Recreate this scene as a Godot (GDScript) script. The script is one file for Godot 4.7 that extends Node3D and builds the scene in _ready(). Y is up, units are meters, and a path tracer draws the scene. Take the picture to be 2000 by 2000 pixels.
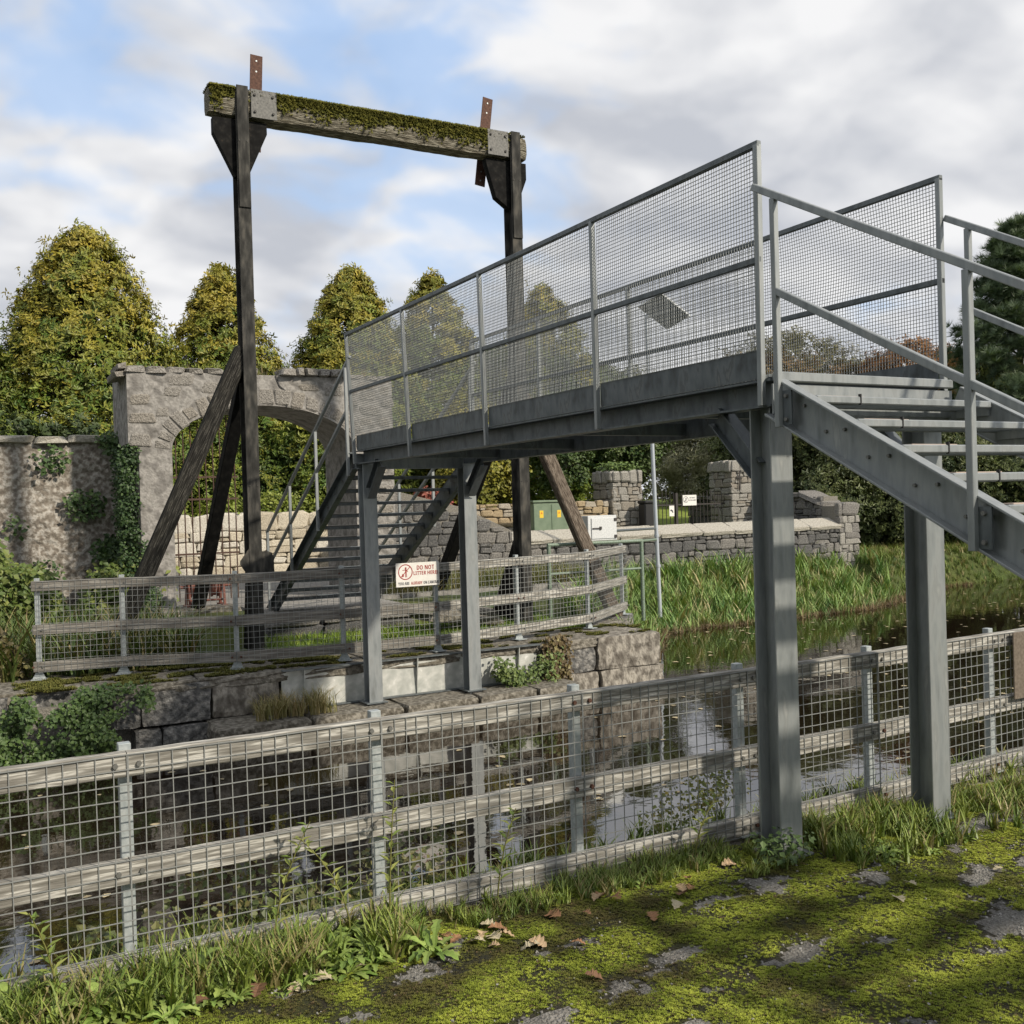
extends Node3D

# ------------------------------------------------------------------ mesh collecting
class MB:
	var v := PackedVector3Array()
	var n := PackedVector3Array()
	var c := PackedColorArray()
	var uv := PackedVector2Array()
	var tint := false
	var col := Color.WHITE
	func tri(a: Vector3, b: Vector3, d: Vector3) -> void:
		var w = (b - a).cross(d - a)
		if w.length_squared() < 1e-16:
			return
		w = w.normalized()
		v.append(a); v.append(d); v.append(b)
		n.append(w); n.append(w); n.append(w)
		if tint:
			c.append(col); c.append(col); c.append(col)
	func quad(a: Vector3, b: Vector3, d: Vector3, e: Vector3) -> void:
		tri(a, b, d)
		tri(a, d, e)
	func stri(a: Vector3, b: Vector3, d: Vector3, na: Vector3, nb: Vector3, nd: Vector3) -> void:
		v.append(a); v.append(d); v.append(b)
		n.append(na); n.append(nd); n.append(nb)
		if tint:
			c.append(col); c.append(col); c.append(col)
	func face_up(bias: float) -> void:      # turn every face to look upwards, then lean its normal towards the sky side
		for i in range(0, v.size(), 3):
			var w = n[i]
			if w.y < 0.0:
				w = -w
				var s = v[i + 1]
				v[i + 1] = v[i + 2]
				v[i + 2] = s
				if tint:
					var k = c[i + 1]
					c[i + 1] = c[i + 2]
					c[i + 2] = k
			w = (w + Vector3.UP * bias).normalized()
			n[i] = w
			n[i + 1] = w
			n[i + 2] = w
	func build() -> ArrayMesh:
		var arr = []
		arr.resize(Mesh.ARRAY_MAX)
		arr[Mesh.ARRAY_VERTEX] = v
		arr[Mesh.ARRAY_NORMAL] = n
		if tint:
			arr[Mesh.ARRAY_COLOR] = c
		if uv.size() == v.size():
			arr[Mesh.ARRAY_TEX_UV] = uv
		var m = ArrayMesh.new()
		m.add_surface_from_arrays(Mesh.PRIMITIVE_TRIANGLES, arr)
		return m

func box(m: MB, c: Vector3, s: Vector3, b := Basis()) -> void:
	var h = s * 0.5
	var p = []
	for i in 8:
		p.append(c + b * Vector3(h.x if i & 1 else -h.x, h.y if i & 2 else -h.y, h.z if i & 4 else -h.z))
	m.quad(p[4], p[5], p[7], p[6])
	m.quad(p[1], p[0], p[2], p[3])
	m.quad(p[5], p[1], p[3], p[7])
	m.quad(p[0], p[4], p[6], p[2])
	m.quad(p[6], p[7], p[3], p[2])
	m.quad(p[0], p[1], p[5], p[4])

func span(m: MB, a: Vector3, b: Vector3) -> void:      # box from its two corners
	box(m, (a + b) * 0.5, (b - a).abs())

func cham(m: MB, c: Vector3, s: Vector3, k: float, b := Basis(), jit := 0.0, r: RandomNumberGenerator = null) -> void:
	# a box with chamfered edges; jit shifts its corners so that stones and timbers are uneven
	var h = s * 0.5
	k = min(k, min(h.x, min(h.y, h.z)) * 0.8)
	var q = {}
	for i in 8:
		var sg = Vector3(1 if i & 1 else -1, 1 if i & 2 else -1, 1 if i & 4 else -1)
		var o = Vector3.ZERO
		if r:
			o = Vector3(r.randf_range(-jit, jit) * s.x, r.randf_range(-jit, jit) * s.y, r.randf_range(-jit, jit) * s.z)
		for ax in 3:
			var e = Vector3(h.x - k, h.y - k, h.z - k)
			e[ax] = h[ax]
			q[i * 3 + ax] = c + b * (e * sg + o)
	for ax in 3:
		var u = (ax + 1) % 3
		var w = (ax + 2) % 3
		for sd in 2:
			var i0 = sd << ax
			var p0 = q[i0 * 3 + ax]
			var p1 = q[(i0 | (1 << u)) * 3 + ax]
			var p2 = q[(i0 | (1 << u) | (1 << w)) * 3 + ax]
			var p3 = q[(i0 | (1 << w)) * 3 + ax]
			if sd == 1:
				m.quad(p0, p1, p2, p3)
			else:
				m.quad(p0, p3, p2, p1)
		# edges along axis ax between faces u and w
		for su in 2:
			for sw in 2:
				var base = (su << u) | (sw << w)
				var top = base | (1 << ax)
				var a0 = q[base * 3 + u]
				var a1 = q[top * 3 + u]
				var b0 = q[base * 3 + w]
				var b1 = q[top * 3 + w]
				if (su == 1) == (sw == 1):
					m.quad(a0, b0, b1, a1)
				else:
					m.quad(a0, a1, b1, b0)
	for i in 8:
		var a = q[i * 3]
		var b2 = q[i * 3 + 1]
		var d = q[i * 3 + 2]
		var par = (1 if i & 1 else -1) * (1 if i & 2 else -1) * (1 if i & 4 else -1)
		if par > 0:
			m.tri(a, b2, d)
		else:
			m.tri(a, d, b2)

func frame_of(p: Vector3, q: Vector3, up := Vector3.UP) -> Basis:   # x across, y up-ish, z along p->q
	var z = (q - p).normalized()
	var x = up.cross(z)
	if x.length() < 1e-4:
		x = Vector3.RIGHT.cross(z)
	x = x.normalized()
	return Basis(x, z.cross(x), z)

func bar(m: MB, p: Vector3, q: Vector3, w: float, h: float, up := Vector3.UP, k := 0.0) -> void:
	var b = frame_of(p, q, up)
	if k > 0.0:
		cham(m, (p + q) * 0.5, Vector3(w, h, (q - p).length()), k, b)
	else:
		box(m, (p + q) * 0.5, Vector3(w, h, (q - p).length()), b)

func tube(m: MB, p: Vector3, q: Vector3, r0: float, r1: float, n := 8, caps := true) -> void:
	var b = frame_of(p, q)
	for i in n:
		var a0 = TAU * i / n
		var a1 = TAU * (i + 1) / n
		var d0 = b.x * cos(a0) + b.y * sin(a0)
		var d1 = b.x * cos(a1) + b.y * sin(a1)
		m.stri(p + d0 * r0, p + d1 * r0, q + d1 * r1, d0, d1, d1)
		m.stri(p + d0 * r0, q + d1 * r1, q + d0 * r1, d0, d1, d0)
		if caps:
			m.tri(p, p + d1 * r0, p + d0 * r0)
			m.tri(q, q + d0 * r1, q + d1 * r1)

func path_tube(m: MB, pts: Array, r0: float, r1: float, n := 6) -> void:
	for i in pts.size() - 1:
		var t0 = float(i) / (pts.size() - 1)
		var t1 = float(i + 1) / (pts.size() - 1)
		tube(m, pts[i], pts[i + 1], lerpf(r0, r1, t0), lerpf(r0, r1, t1), n, i == pts.size() - 2)

func extrude(m: MB, pts: PackedVector2Array, t: Transform3D, depth: float) -> void:   # polygon in local xy, pulled along +z
	if Geometry2D.is_polygon_clockwise(pts):
		pts = pts.duplicate()
		pts.reverse()
	var idx = Geometry2D.triangulate_polygon(pts)
	for i in range(0, idx.size(), 3):
		var a = pts[idx[i]]
		var b = pts[idx[i + 1]]
		var d = pts[idx[i + 2]]
		if (b - a).cross(d - a) < 0:
			var s = b
			b = d
			d = s
		m.tri(t * Vector3(a.x, a.y, depth), t * Vector3(b.x, b.y, depth), t * Vector3(d.x, d.y, depth))
		m.tri(t * Vector3(a.x, a.y, 0), t * Vector3(d.x, d.y, 0), t * Vector3(b.x, b.y, 0))
	for i in pts.size():
		var a = pts[i]
		var b = pts[(i + 1) % pts.size()]
		m.quad(t * Vector3(a.x, a.y, 0), t * Vector3(b.x, b.y, 0), t * Vector3(b.x, b.y, depth), t * Vector3(a.x, a.y, depth))

func ibeam(m: MB, p: Vector3, q: Vector3, up: Vector3, w: float, h: float, tf: float, tw: float) -> void:
	var b = frame_of(p, q, up)
	var l = (q - p).length()
	var c = (p + q) * 0.5
	box(m, c + b.y * (h - tf) * 0.5, Vector3(w, tf, l), b)
	box(m, c - b.y * (h - tf) * 0.5, Vector3(w, tf, l), b)
	box(m, c, Vector3(tw, h - 2 * tf, l), b)

func channel(m: MB, p: Vector3, q: Vector3, up: Vector3, w: float, h: float, t: float, side: float) -> void:
	# web on the far side, two flanges reaching towards b.x * side
	var b = frame_of(p, q, up)
	var l = (q - p).length()
	var c = (p + q) * 0.5
	box(m, c + b.y * (h - t) * 0.5, Vector3(w, t, l), b)
	box(m, c - b.y * (h - t) * 0.5, Vector3(w, t, l), b)
	box(m, c - b.x * side * (w - t) * 0.5, Vector3(t, h - 2 * t, l), b)

func bolt(m: MB, p: Vector3, d: Vector3, r: float, h: float) -> void:
	tube(m, p, p + d * h, r, r * 0.85, 6)

# ------------------------------------------------------------------ objects
var taken := {}
func numbered(parent: Node, called: String) -> String:
	var key = str(parent.get_instance_id()) + called
	var k: int = taken.get(key, -1) + 1
	taken[key] = k
	return called if k == 0 else "%s_%03d" % [called, k]

func thing(called: String, label: String, category: String, group := "", at := Vector3.ZERO) -> Node3D:
	var o = Node3D.new()
	o.name = numbered(self, called)
	add_child(o)
	o.position = at
	tag(o, label, category, group)
	return o

func tag(o: Node, label: String, category: String, group := "") -> void:
	o.set_meta("label", label)
	o.set_meta("category", category)
	if group != "":
		o.set_meta("group", group)

func part(parent: Node, called: String, m: MB, mat: Material) -> MeshInstance3D:
	return partm(parent, called, m.build(), mat)

func partm(parent: Node, called: String, mesh: Mesh, mat: Material) -> MeshInstance3D:
	var o = MeshInstance3D.new()
	o.name = numbered(parent, called)
	o.mesh = mesh
	if mat:
		o.material_override = mat
	parent.add_child(o)
	return o

func setting(called: String, m: MB, mat: Material) -> MeshInstance3D:
	var o = part(self, called, m, mat)
	o.set_meta("kind", "structure")
	return o

func scatter(parent: Node, called: String, mesh: Mesh, mat: Material, xf: Array, cols: Array, stuff := true) -> MultiMeshInstance3D:
	var mm = MultiMesh.new()
	mm.transform_format = MultiMesh.TRANSFORM_3D
	mm.use_colors = true
	mm.mesh = mesh
	mm.instance_count = xf.size()
	var buf = PackedFloat32Array()
	buf.resize(xf.size() * 16)
	var k = 0
	for i in xf.size():
		var t: Transform3D = xf[i]
		var c: Color = cols[i]
		buf[k] = t.basis.x.x; buf[k + 1] = t.basis.y.x; buf[k + 2] = t.basis.z.x; buf[k + 3] = t.origin.x
		buf[k + 4] = t.basis.x.y; buf[k + 5] = t.basis.y.y; buf[k + 6] = t.basis.z.y; buf[k + 7] = t.origin.y
		buf[k + 8] = t.basis.x.z; buf[k + 9] = t.basis.y.z; buf[k + 10] = t.basis.z.z; buf[k + 11] = t.origin.z
		buf[k + 12] = c.r; buf[k + 13] = c.g; buf[k + 14] = c.b; buf[k + 15] = 1.0
		k += 16
	mm.buffer = buf
	var o = MultiMeshInstance3D.new()
	o.name = numbered(parent, called)
	o.multimesh = mm
	o.material_override = mat
	if stuff:
		o.set_meta("kind", "stuff")
	parent.add_child(o)
	return o

# ------------------------------------------------------------------ materials
func lin(r: float, g: float, b: float) -> Color:
	return Color(r, g, b).linear_to_srgb()

func noise(freq: float, seed_: int, oct := 5, kind := FastNoiseLite.TYPE_SIMPLEX_SMOOTH) -> FastNoiseLite:
	var f = FastNoiseLite.new()
	f.noise_type = kind
	f.frequency = freq
	f.seed = seed_
	f.fractal_octaves = oct
	f.fractal_type = FastNoiseLite.FRACTAL_FBM
	return f

func ntex(f: FastNoiseLite, stops := [], size := 512) -> NoiseTexture2D:
	var t = NoiseTexture2D.new()
	t.width = size
	t.height = size
	t.seamless = true
	t.generate_mipmaps = false
	t.noise = f
	if stops.size() > 0:
		var g = Gradient.new()
		var offs = PackedFloat32Array()
		var cc = PackedColorArray()
		for s in stops:
			offs.append(s[0])
			cc.append(s[1])
		g.offsets = offs
		g.colors = cc
		t.color_ramp = g
	return t

# stops are linear base colours; tile = metres for one repeat; relief in centimetres
func surf(stops: Array, tile: float, rough: float, relief := 0.0, freq := 0.012, relief_freq := 0.03, metallic := 0.0, stretch := Vector3.ONE, seed_ := 1, world := true) -> StandardMaterial3D:
	var m = StandardMaterial3D.new()
	var s = []
	for e in stops:
		s.append([e[0], lin(e[1], e[2], e[3])])
	m.albedo_texture = ntex(noise(freq, seed_), s)
	m.roughness = rough
	m.metallic = metallic
	m.uv1_triplanar = true
	m.uv1_world_triplanar = world
	m.uv1_triplanar_sharpness = 4.0
	m.uv1_scale = stretch / tile
	if relief > 0.0:
		m.heightmap_enabled = true
		m.heightmap_texture = ntex(noise(relief_freq, seed_ + 50))
		m.heightmap_scale = relief
	return m

func plain(r: float, g: float, b: float, rough := 0.6, metallic := 0.0) -> StandardMaterial3D:
	var m = StandardMaterial3D.new()
	m.albedo_color = lin(r, g, b)
	m.roughness = rough
	m.metallic = metallic
	return m

func leafy(trans := 0.3, rough := 0.55) -> StandardMaterial3D:
	var m = StandardMaterial3D.new()
	m.vertex_color_use_as_albedo = true
	m.roughness = rough
	m.cull_mode = BaseMaterial3D.CULL_DISABLED
	m.backlight_enabled = true
	m.backlight = Color(trans, trans, trans * 0.4)
	return m

var M := {}
func materials() -> void:
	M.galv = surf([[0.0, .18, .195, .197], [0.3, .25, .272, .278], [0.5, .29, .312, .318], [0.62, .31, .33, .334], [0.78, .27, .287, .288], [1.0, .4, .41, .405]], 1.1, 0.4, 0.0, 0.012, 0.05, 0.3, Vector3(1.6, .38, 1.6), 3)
	M.galv_dull_shaded = surf([[0.0, .06, .066, .067], [0.3, .1, .116, .124], [0.55, .13, .148, .157], [0.7, .15, .168, .176], [0.82, .1, .11, .112], [1.0, .21, .223, .225]], 1.1, 0.48, 0.0, 0.014, 0.05, 0.3, Vector3(1.2, .5, 1.2), 4)  # Dull galvanised steel, shade on beams and kick plates put into its colour
	M.galv_wire = plain(.27, .28, .275, 0.55, 0.25)
	M.galv_post = surf([[0.0, .3, .34, .35], [0.5, .4, .44, .45], [1.0, .52, .55, .55]], 0.4, 0.45, 0.0, 0.02, 0.05, 0.25, Vector3.ONE, 5)
	M.bridge_wire = plain(.22, .235, .24, 0.5, 0.35)
	M.black_steel = surf([[0.0, .02, .02, .019], [0.45, .042, .0415, .039], [0.62, .06, .0585, .054], [0.8, .085, .081, .072], [1.0, .11, .1, .085]], 1.1, 0.55, 0.0, 0.012, 0.05, 0.0, Vector3(1.6, .5, 1.6), 6)
	M.deep_black = surf([[0.0, .008, .008, .008], [0.6, .014, .014, .014], [0.85, .024, .023, .021], [1.0, .06, .04, .03]], 0.8, 0.5, 0.0, 0.014, 0.05, 0.0, Vector3.ONE, 45)  # Near-black tone for the gantry haunches, back struts and foot gussets
	M.rusty = surf([[0.0, .05, .022, .014], [0.5, .09, .04, .026], [1.0, .14, .075, .05]], 0.5, 0.8, 0.2, 0.02, 0.06, 0.0, Vector3.ONE, 7)
	M.bolt = plain(.2, .2, .19, 0.45, 0.5)
	M.dark_bolt = plain(.03, .028, .026, 0.6)
	M.beam_timber = surf([[0.0, .06, .052, .038], [0.42, .16, .145, .11], [0.58, .26, .24, .19], [0.78, .36, .34, .28], [1.0, .12, .1, .07]], 0.9, 0.9, 2.0, 0.02, 0.03, 0.0, Vector3(.35, 3.5, 2.0), 8)
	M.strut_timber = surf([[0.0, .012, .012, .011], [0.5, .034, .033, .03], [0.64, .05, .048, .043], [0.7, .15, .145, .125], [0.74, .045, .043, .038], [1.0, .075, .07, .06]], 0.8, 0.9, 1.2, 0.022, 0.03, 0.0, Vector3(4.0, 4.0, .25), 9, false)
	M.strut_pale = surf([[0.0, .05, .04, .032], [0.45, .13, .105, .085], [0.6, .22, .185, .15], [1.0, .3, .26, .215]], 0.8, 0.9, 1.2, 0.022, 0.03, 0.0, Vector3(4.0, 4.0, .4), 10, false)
	M.rail_white = surf([[0.0, .13, .122, .105], [0.34, .2, .19, .168], [0.5, .25, .24, .215], [0.57, .31, .3, .272], [0.62, .43, .42, .385], [0.76, .52, .51, .47], [0.83, .33, .315, .28], [1.0, .2, .19, .165]], 0.8, 0.9, 0.3, 0.018, 0.03, 0.0, Vector3(.22, 3.2, 3.2), 11)
	M.rail_grey = surf([[0.0, .11, .102, .09], [0.45, .165, .155, .138], [0.6, .21, .198, .178], [0.72, .3, .288, .26], [1.0, .24, .225, .2]], 0.9, 0.9, 0.3, 0.016, 0.03, 0.0, Vector3(.22, 3.2, 3.2), 12)
	M.moss_lump = surf([[0.0, .018, .022, .004], [0.45, .05, .058, .009], [0.7, .1, .105, .018], [1.0, .17, .16, .04]], 0.35, 1.0, 1.2, 0.02, 0.06, 0.0, Vector3.ONE, 13)
	M.render = surf([[0.0, .13, .123, .114], [0.35, .2, .19, .178], [0.5, .265, .253, .237], [0.62, .33, .317, .297], [0.75, .235, .224, .21], [1.0, .42, .405, .38]], 2.2, 0.95, 2.4, 0.016, 0.02, 0.0, Vector3.ONE, 14)
	M.garden = surf([[0.0, .14, .118, .096], [0.34, .2, .176, .148], [0.46, .27, .243, .21], [0.55, .35, .325, .29], [0.68, .45, .43, .395], [0.8, .34, .31, .27], [1.0, .23, .2, .165]], 1.9, 0.95, 2.2, 0.03, 0.03, 0.0, Vector3.ONE, 15)
	M.mortar = surf([[0.0, .15, .14, .12], [1.0, .28, .265, .235]], 0.6, 1.0, 1.0, 0.03, 0.05, 0.0, Vector3.ONE, 16)
	M.mortar_pale = surf([[0.0, .22, .2, .165], [1.0, .4, .37, .31]], 0.6, 1.0, 1.0, 0.03, 0.05, 0.0, Vector3.ONE, 16)
	M.arch_stone = [surf([[0.0, .14, .13, .117], [0.5, .255, .24, .217], [1.0, .38, .36, .33]], 0.5, 0.95, 1.5, 0.02, 0.03, 0.0, Vector3.ONE, 17), surf([[0.0, .14, .128, .112], [0.5, .26, .24, .21], [1.0, .38, .35, .31]], 0.5, 0.95, 1.5, 0.02, 0.03, 0.0, Vector3.ONE, 18)]
	M.lime = [surf([[0.0, .065, .064, .064], [0.5, .14, .138, .134], [0.8, .22, .215, .205], [1.0, .36, .35, .33]], 0.45, 0.9, 1.2, 0.02, 0.04, 0.0, Vector3.ONE, 19), surf([[0.0, .1, .094, .088], [0.5, .19, .182, .17], [1.0, .33, .315, .285]], 0.45, 0.9, 1.2, 0.02, 0.04, 0.0, Vector3.ONE, 20), surf([[0.0, .05, .05, .052], [0.5, .1, .1, .1], [1.0, .2, .195, .185]], 0.45, 0.9, 1.2, 0.02, 0.04, 0.0, Vector3.ONE, 21)]
	M.cream = [surf([[0.0, .36, .31, .23], [0.5, .55, .5, .4], [1.0, .72, .67, .56]], 0.5, 0.9, 1.2, 0.02, 0.04, 0.0, Vector3.ONE, 22), surf([[0.0, .3, .26, .19], [0.5, .46, .41, .32], [1.0, .6, .54, .43]], 0.5, 0.9, 1.2, 0.02, 0.04, 0.0, Vector3.ONE, 23), surf([[0.0, .38, .35, .29], [0.5, .6, .57, .5], [1.0, .7, .67, .6]], 0.5, 0.9, 1.2, 0.02, 0.04, 0.0, Vector3.ONE, 24)]
	M.sand = [surf([[0.0, .22, .165, .1], [0.5, .36, .28, .175], [1.0, .5, .41, .27]], 0.4, 0.9, 0.8, 0.02, 0.04, 0.0, Vector3.ONE, 25), surf([[0.0, .24, .21, .165], [0.5, .37, .33, .27], [1.0, .5, .46, .38]], 0.4, 0.9, 0.8, 0.02, 0.04, 0.0, Vector3.ONE, 26)]
	M.granite = [surf([[0.0, .16, .152, .135], [0.5, .3, .288, .26], [1.0, .45, .435, .4]], 0.4, 0.9, 1.0, 0.02, 0.04, 0.0, Vector3.ONE, 27), surf([[0.0, .16, .143, .118], [0.5, .26, .236, .2], [1.0, .38, .35, .3]], 0.4, 0.9, 1.0, 0.02, 0.04, 0.0, Vector3.ONE, 28)]
	M.coping = surf([[0.0, .25, .23, .19], [0.45, .38, .36, .31], [0.7, .48, .46, .405], [1.0, .34, .31, .26]], 0.6, 0.95, 1.0, 0.02, 0.05, 0.0, Vector3.ONE, 29)
	M.lock = [surf([[0.0, .05, .05, .049], [0.42, .12, .119, .115], [0.55, .18, .176, .167], [0.75, .26, .25, .232], [0.9, .38, .365, .34], [1.0, .6, .59, .57]], 1.1, 0.9, 1.6, 0.018, 0.04, 0.0, Vector3.ONE, 30), surf([[0.0, .09, .078, .064], [0.4, .17, .155, .132], [0.55, .26, .24, .208], [0.75, .36, .335, .29], [1.0, .12, .1, .078]], 1.2, 0.9, 1.6, 0.016, 0.04, 0.0, Vector3(1, .6, 1), 31)]
	M.slab = surf([[0.0, .07, .062, .046], [0.45, .14, .128, .105], [0.62, .22, .203, .17], [1.0, .32, .3, .26]], 0.9, 0.95, 1.0, 0.02, 0.05, 0.0, Vector3.ONE, 32)
	M.girder = surf([[0.0, .36, .375, .35], [0.45, .46, .475, .45], [0.6, .52, .53, .5], [0.8, .58, .585, .56], [0.93, .74, .74, .72], [1.0, .8, .8, .78]], 1.1, 0.55, 0.0, 0.014, 0.05, 0.1, Vector3.ONE, 33)
	M.path = surf([[0.0, .16, .155, .145], [0.5, .25, .24, .225], [1.0, .33, .32, .3]], 1.5, 0.95, 0.6, 0.02, 0.08, 0.0, Vector3.ONE, 34)
	M.soil = surf([[0.0, .018, .014, .008], [0.4, .04, .034, .016], [0.55, .05, .056, .016], [0.75, .065, .085, .02], [1.0, .09, .105, .03]], 1.7, 1.0, 2.0, 0.016, 0.06, 0.0, Vector3.ONE, 35)
	M.bark = surf([[0.0, .05, .042, .032], [0.5, .11, .095, .075], [1.0, .2, .18, .15]], 0.5, 0.95, 2.0, 0.03, 0.06, 0.0, Vector3(2, .6, 2), 36)
	M.iron = plain(.035, .03, .028, 0.6)
	M.iron_rust = surf([[0.0, .04, .022, .016], [0.5, .075, .042, .03], [1.0, .12, .075, .055]], 0.4, 0.8, 0.0, 0.03, 0.05, 0.0, Vector3.ONE, 37)
	M.winch_red = surf([[0.0, .07, .02, .014], [0.5, .15, .05, .034], [1.0, .23, .11, .085]], 0.5, 0.7, 0.0, 0.03, 0.05, 0.0, Vector3.ONE, 38)
	M.cab_green = surf([[0.0, .12, .17, .11], [0.5, .155, .21, .14], [1.0, .18, .235, .16]], 1.2, 0.5, 0.0, 0.01, 0.05, 0.0, Vector3.ONE, 39)
	M.yellow = plain(.75, .5, .03, 0.5)
	M.orange = plain(.6, .2, .02, 0.5)
	M.silver = surf([[0.0, .5, .52, .53], [0.5, .62, .64, .645], [1.0, .72, .73, .73]], 0.5, 0.45, 0.0, 0.03, 0.05, 0.2, Vector3.ONE, 40)
	M.pipe_green = surf([[0.0, .1, .13, .06], [0.5, .18, .24, .19], [1.0, .28, .34, .3]], 0.4, 0.6, 0.0, 0.03, 0.05, 0.1, Vector3.ONE, 41)
	M.pole = plain(.46, .5, .55, 0.4, 0.3)
	M.solar_back = plain(.03, .032, .035, 0.5)
	M.sign_white = surf([[0.0, .72, .71, .67], [1.0, .82, .81, .78]], 0.6, 0.5, 0.0, 0.02, 0.05, 0.0, Vector3.ONE, 42)
	M.sign_red = plain(.34, .035, .028, 0.5)
	M.sign_dark = plain(.045, .05, .07, 0.5)
	M.pink = plain(.4, .33, .28, 0.85)
	M.clamp = surf([[0.0, .07, .07, .066], [0.5, .12, .12, .112], [1.0, .19, .185, .17]], 0.5, 0.6, 0.0, 0.02, 0.05, 0.0, Vector3.ONE, 44)
	M.black = plain(.012, .012, .013, 0.5)
	M.board = surf([[0.0, .1, .08, .06], [1.0, .2, .165, .13]], 0.5, 0.8, 0.0, 0.03, 0.05, 0.0, Vector3.ONE, 43)
	M.leaf = leafy(0.45)
	M.blade = leafy(0.5, 0.5)
	M.moss = leafy(0.15, 1.0)
	M.dry = leafy(0.2, 0.8)
	M.conc_chip = plain(.5, .49, .46, 0.95)
	for k in [M.deep_black, M.black_steel, M.strut_timber, M.strut_pale, M.beam_timber]:
		k.metallic_specular = 0.15
	M.deep_black.roughness = 0.7
	var w = StandardMaterial3D.new()
	w.albedo_color = lin(.014, .0095, .0055)
	w.roughness = 0.02
	w.metallic_specular = 1.0
	w.clearcoat_enabled = true
	w.clearcoat = 0.3
	w.clearcoat_roughness = 0.02
	w.uv1_triplanar = true
	w.uv1_world_triplanar = true
	w.uv1_scale = Vector3.ONE / 2.6
	var nt = ntex(noise(0.012, 77, 4))
	nt.as_normal_map = true
	nt.bump_strength = 2.2
	w.normal_enabled = true
	w.normal_texture = nt
	w.normal_scale = 0.11
	M.water = w

# ------------------------------------------------------------------ footbridge
const DECK := 2.76
const PZ := [0.0, -1.696, -3.449, -5.152, -6.79]
const SLOPE := 0.54
const RISER := 0.152

func wire_grid(m: MB, o: Vector3, u: Vector3, w: Vector3, lu: float, lw: float, cell_u: float, cell_w: float, r: float, bulge := 0.0) -> void:
	# welded mesh: wires along u and along w, 4-sided
	var nrm = u.cross(w).normalized()
	var nu = int(round(lu / cell_u))
	var nw = int(round(lw / cell_w))
	for i in nu + 1:
		var p = o + u * (lu * i / nu + 0.05 * cell_u * sin(i * 12.9 + lu * 7.0))
		var off = nrm * (bulge * sin(PI * i / nu))
		if bulge != 0.0:
			var last = p
			for k in 6:
				var q = p + w * (lw * (k + 1) / 6.0) + off * sin(PI * (k + 1) / 6.0)
				bar(m, last, q, r * 2, r * 2, nrm)
				last = q
		else:
			bar(m, p, p + w * lw + u * 0.1 * cell_u * sin(i * 4.7 + lu * 3.0), r * 2, r * 2, nrm)
	for j in nw + 1:
		var p = o + w * (lw * j / nw) + nrm * r * 1.6
		if bulge != 0.0:
			var amp = bulge * sin(PI * j / nw)
			var last = p
			for k in 8:
				var q = p + u * (lu * (k + 1) / 8.0) + nrm * amp * sin(PI * (k + 1) / 8.0)
				bar(m, last, q, r * 2, r * 2, nrm)
				last = q
		else:
			var mid = p + u * lu * 0.5 + w * cell_w * 0.08 * sin(j * 5.3 + lu * 11.0) + nrm * 0.004 * sin(j * 2.1 + lu)
			bar(m, p, mid, r * 2, r * 2, nrm)
			bar(m, mid, p + u * lu, r * 2, r * 2, nrm)

func lean(z: float) -> float:
	return 0.014 + 0.0118 * z

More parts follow.
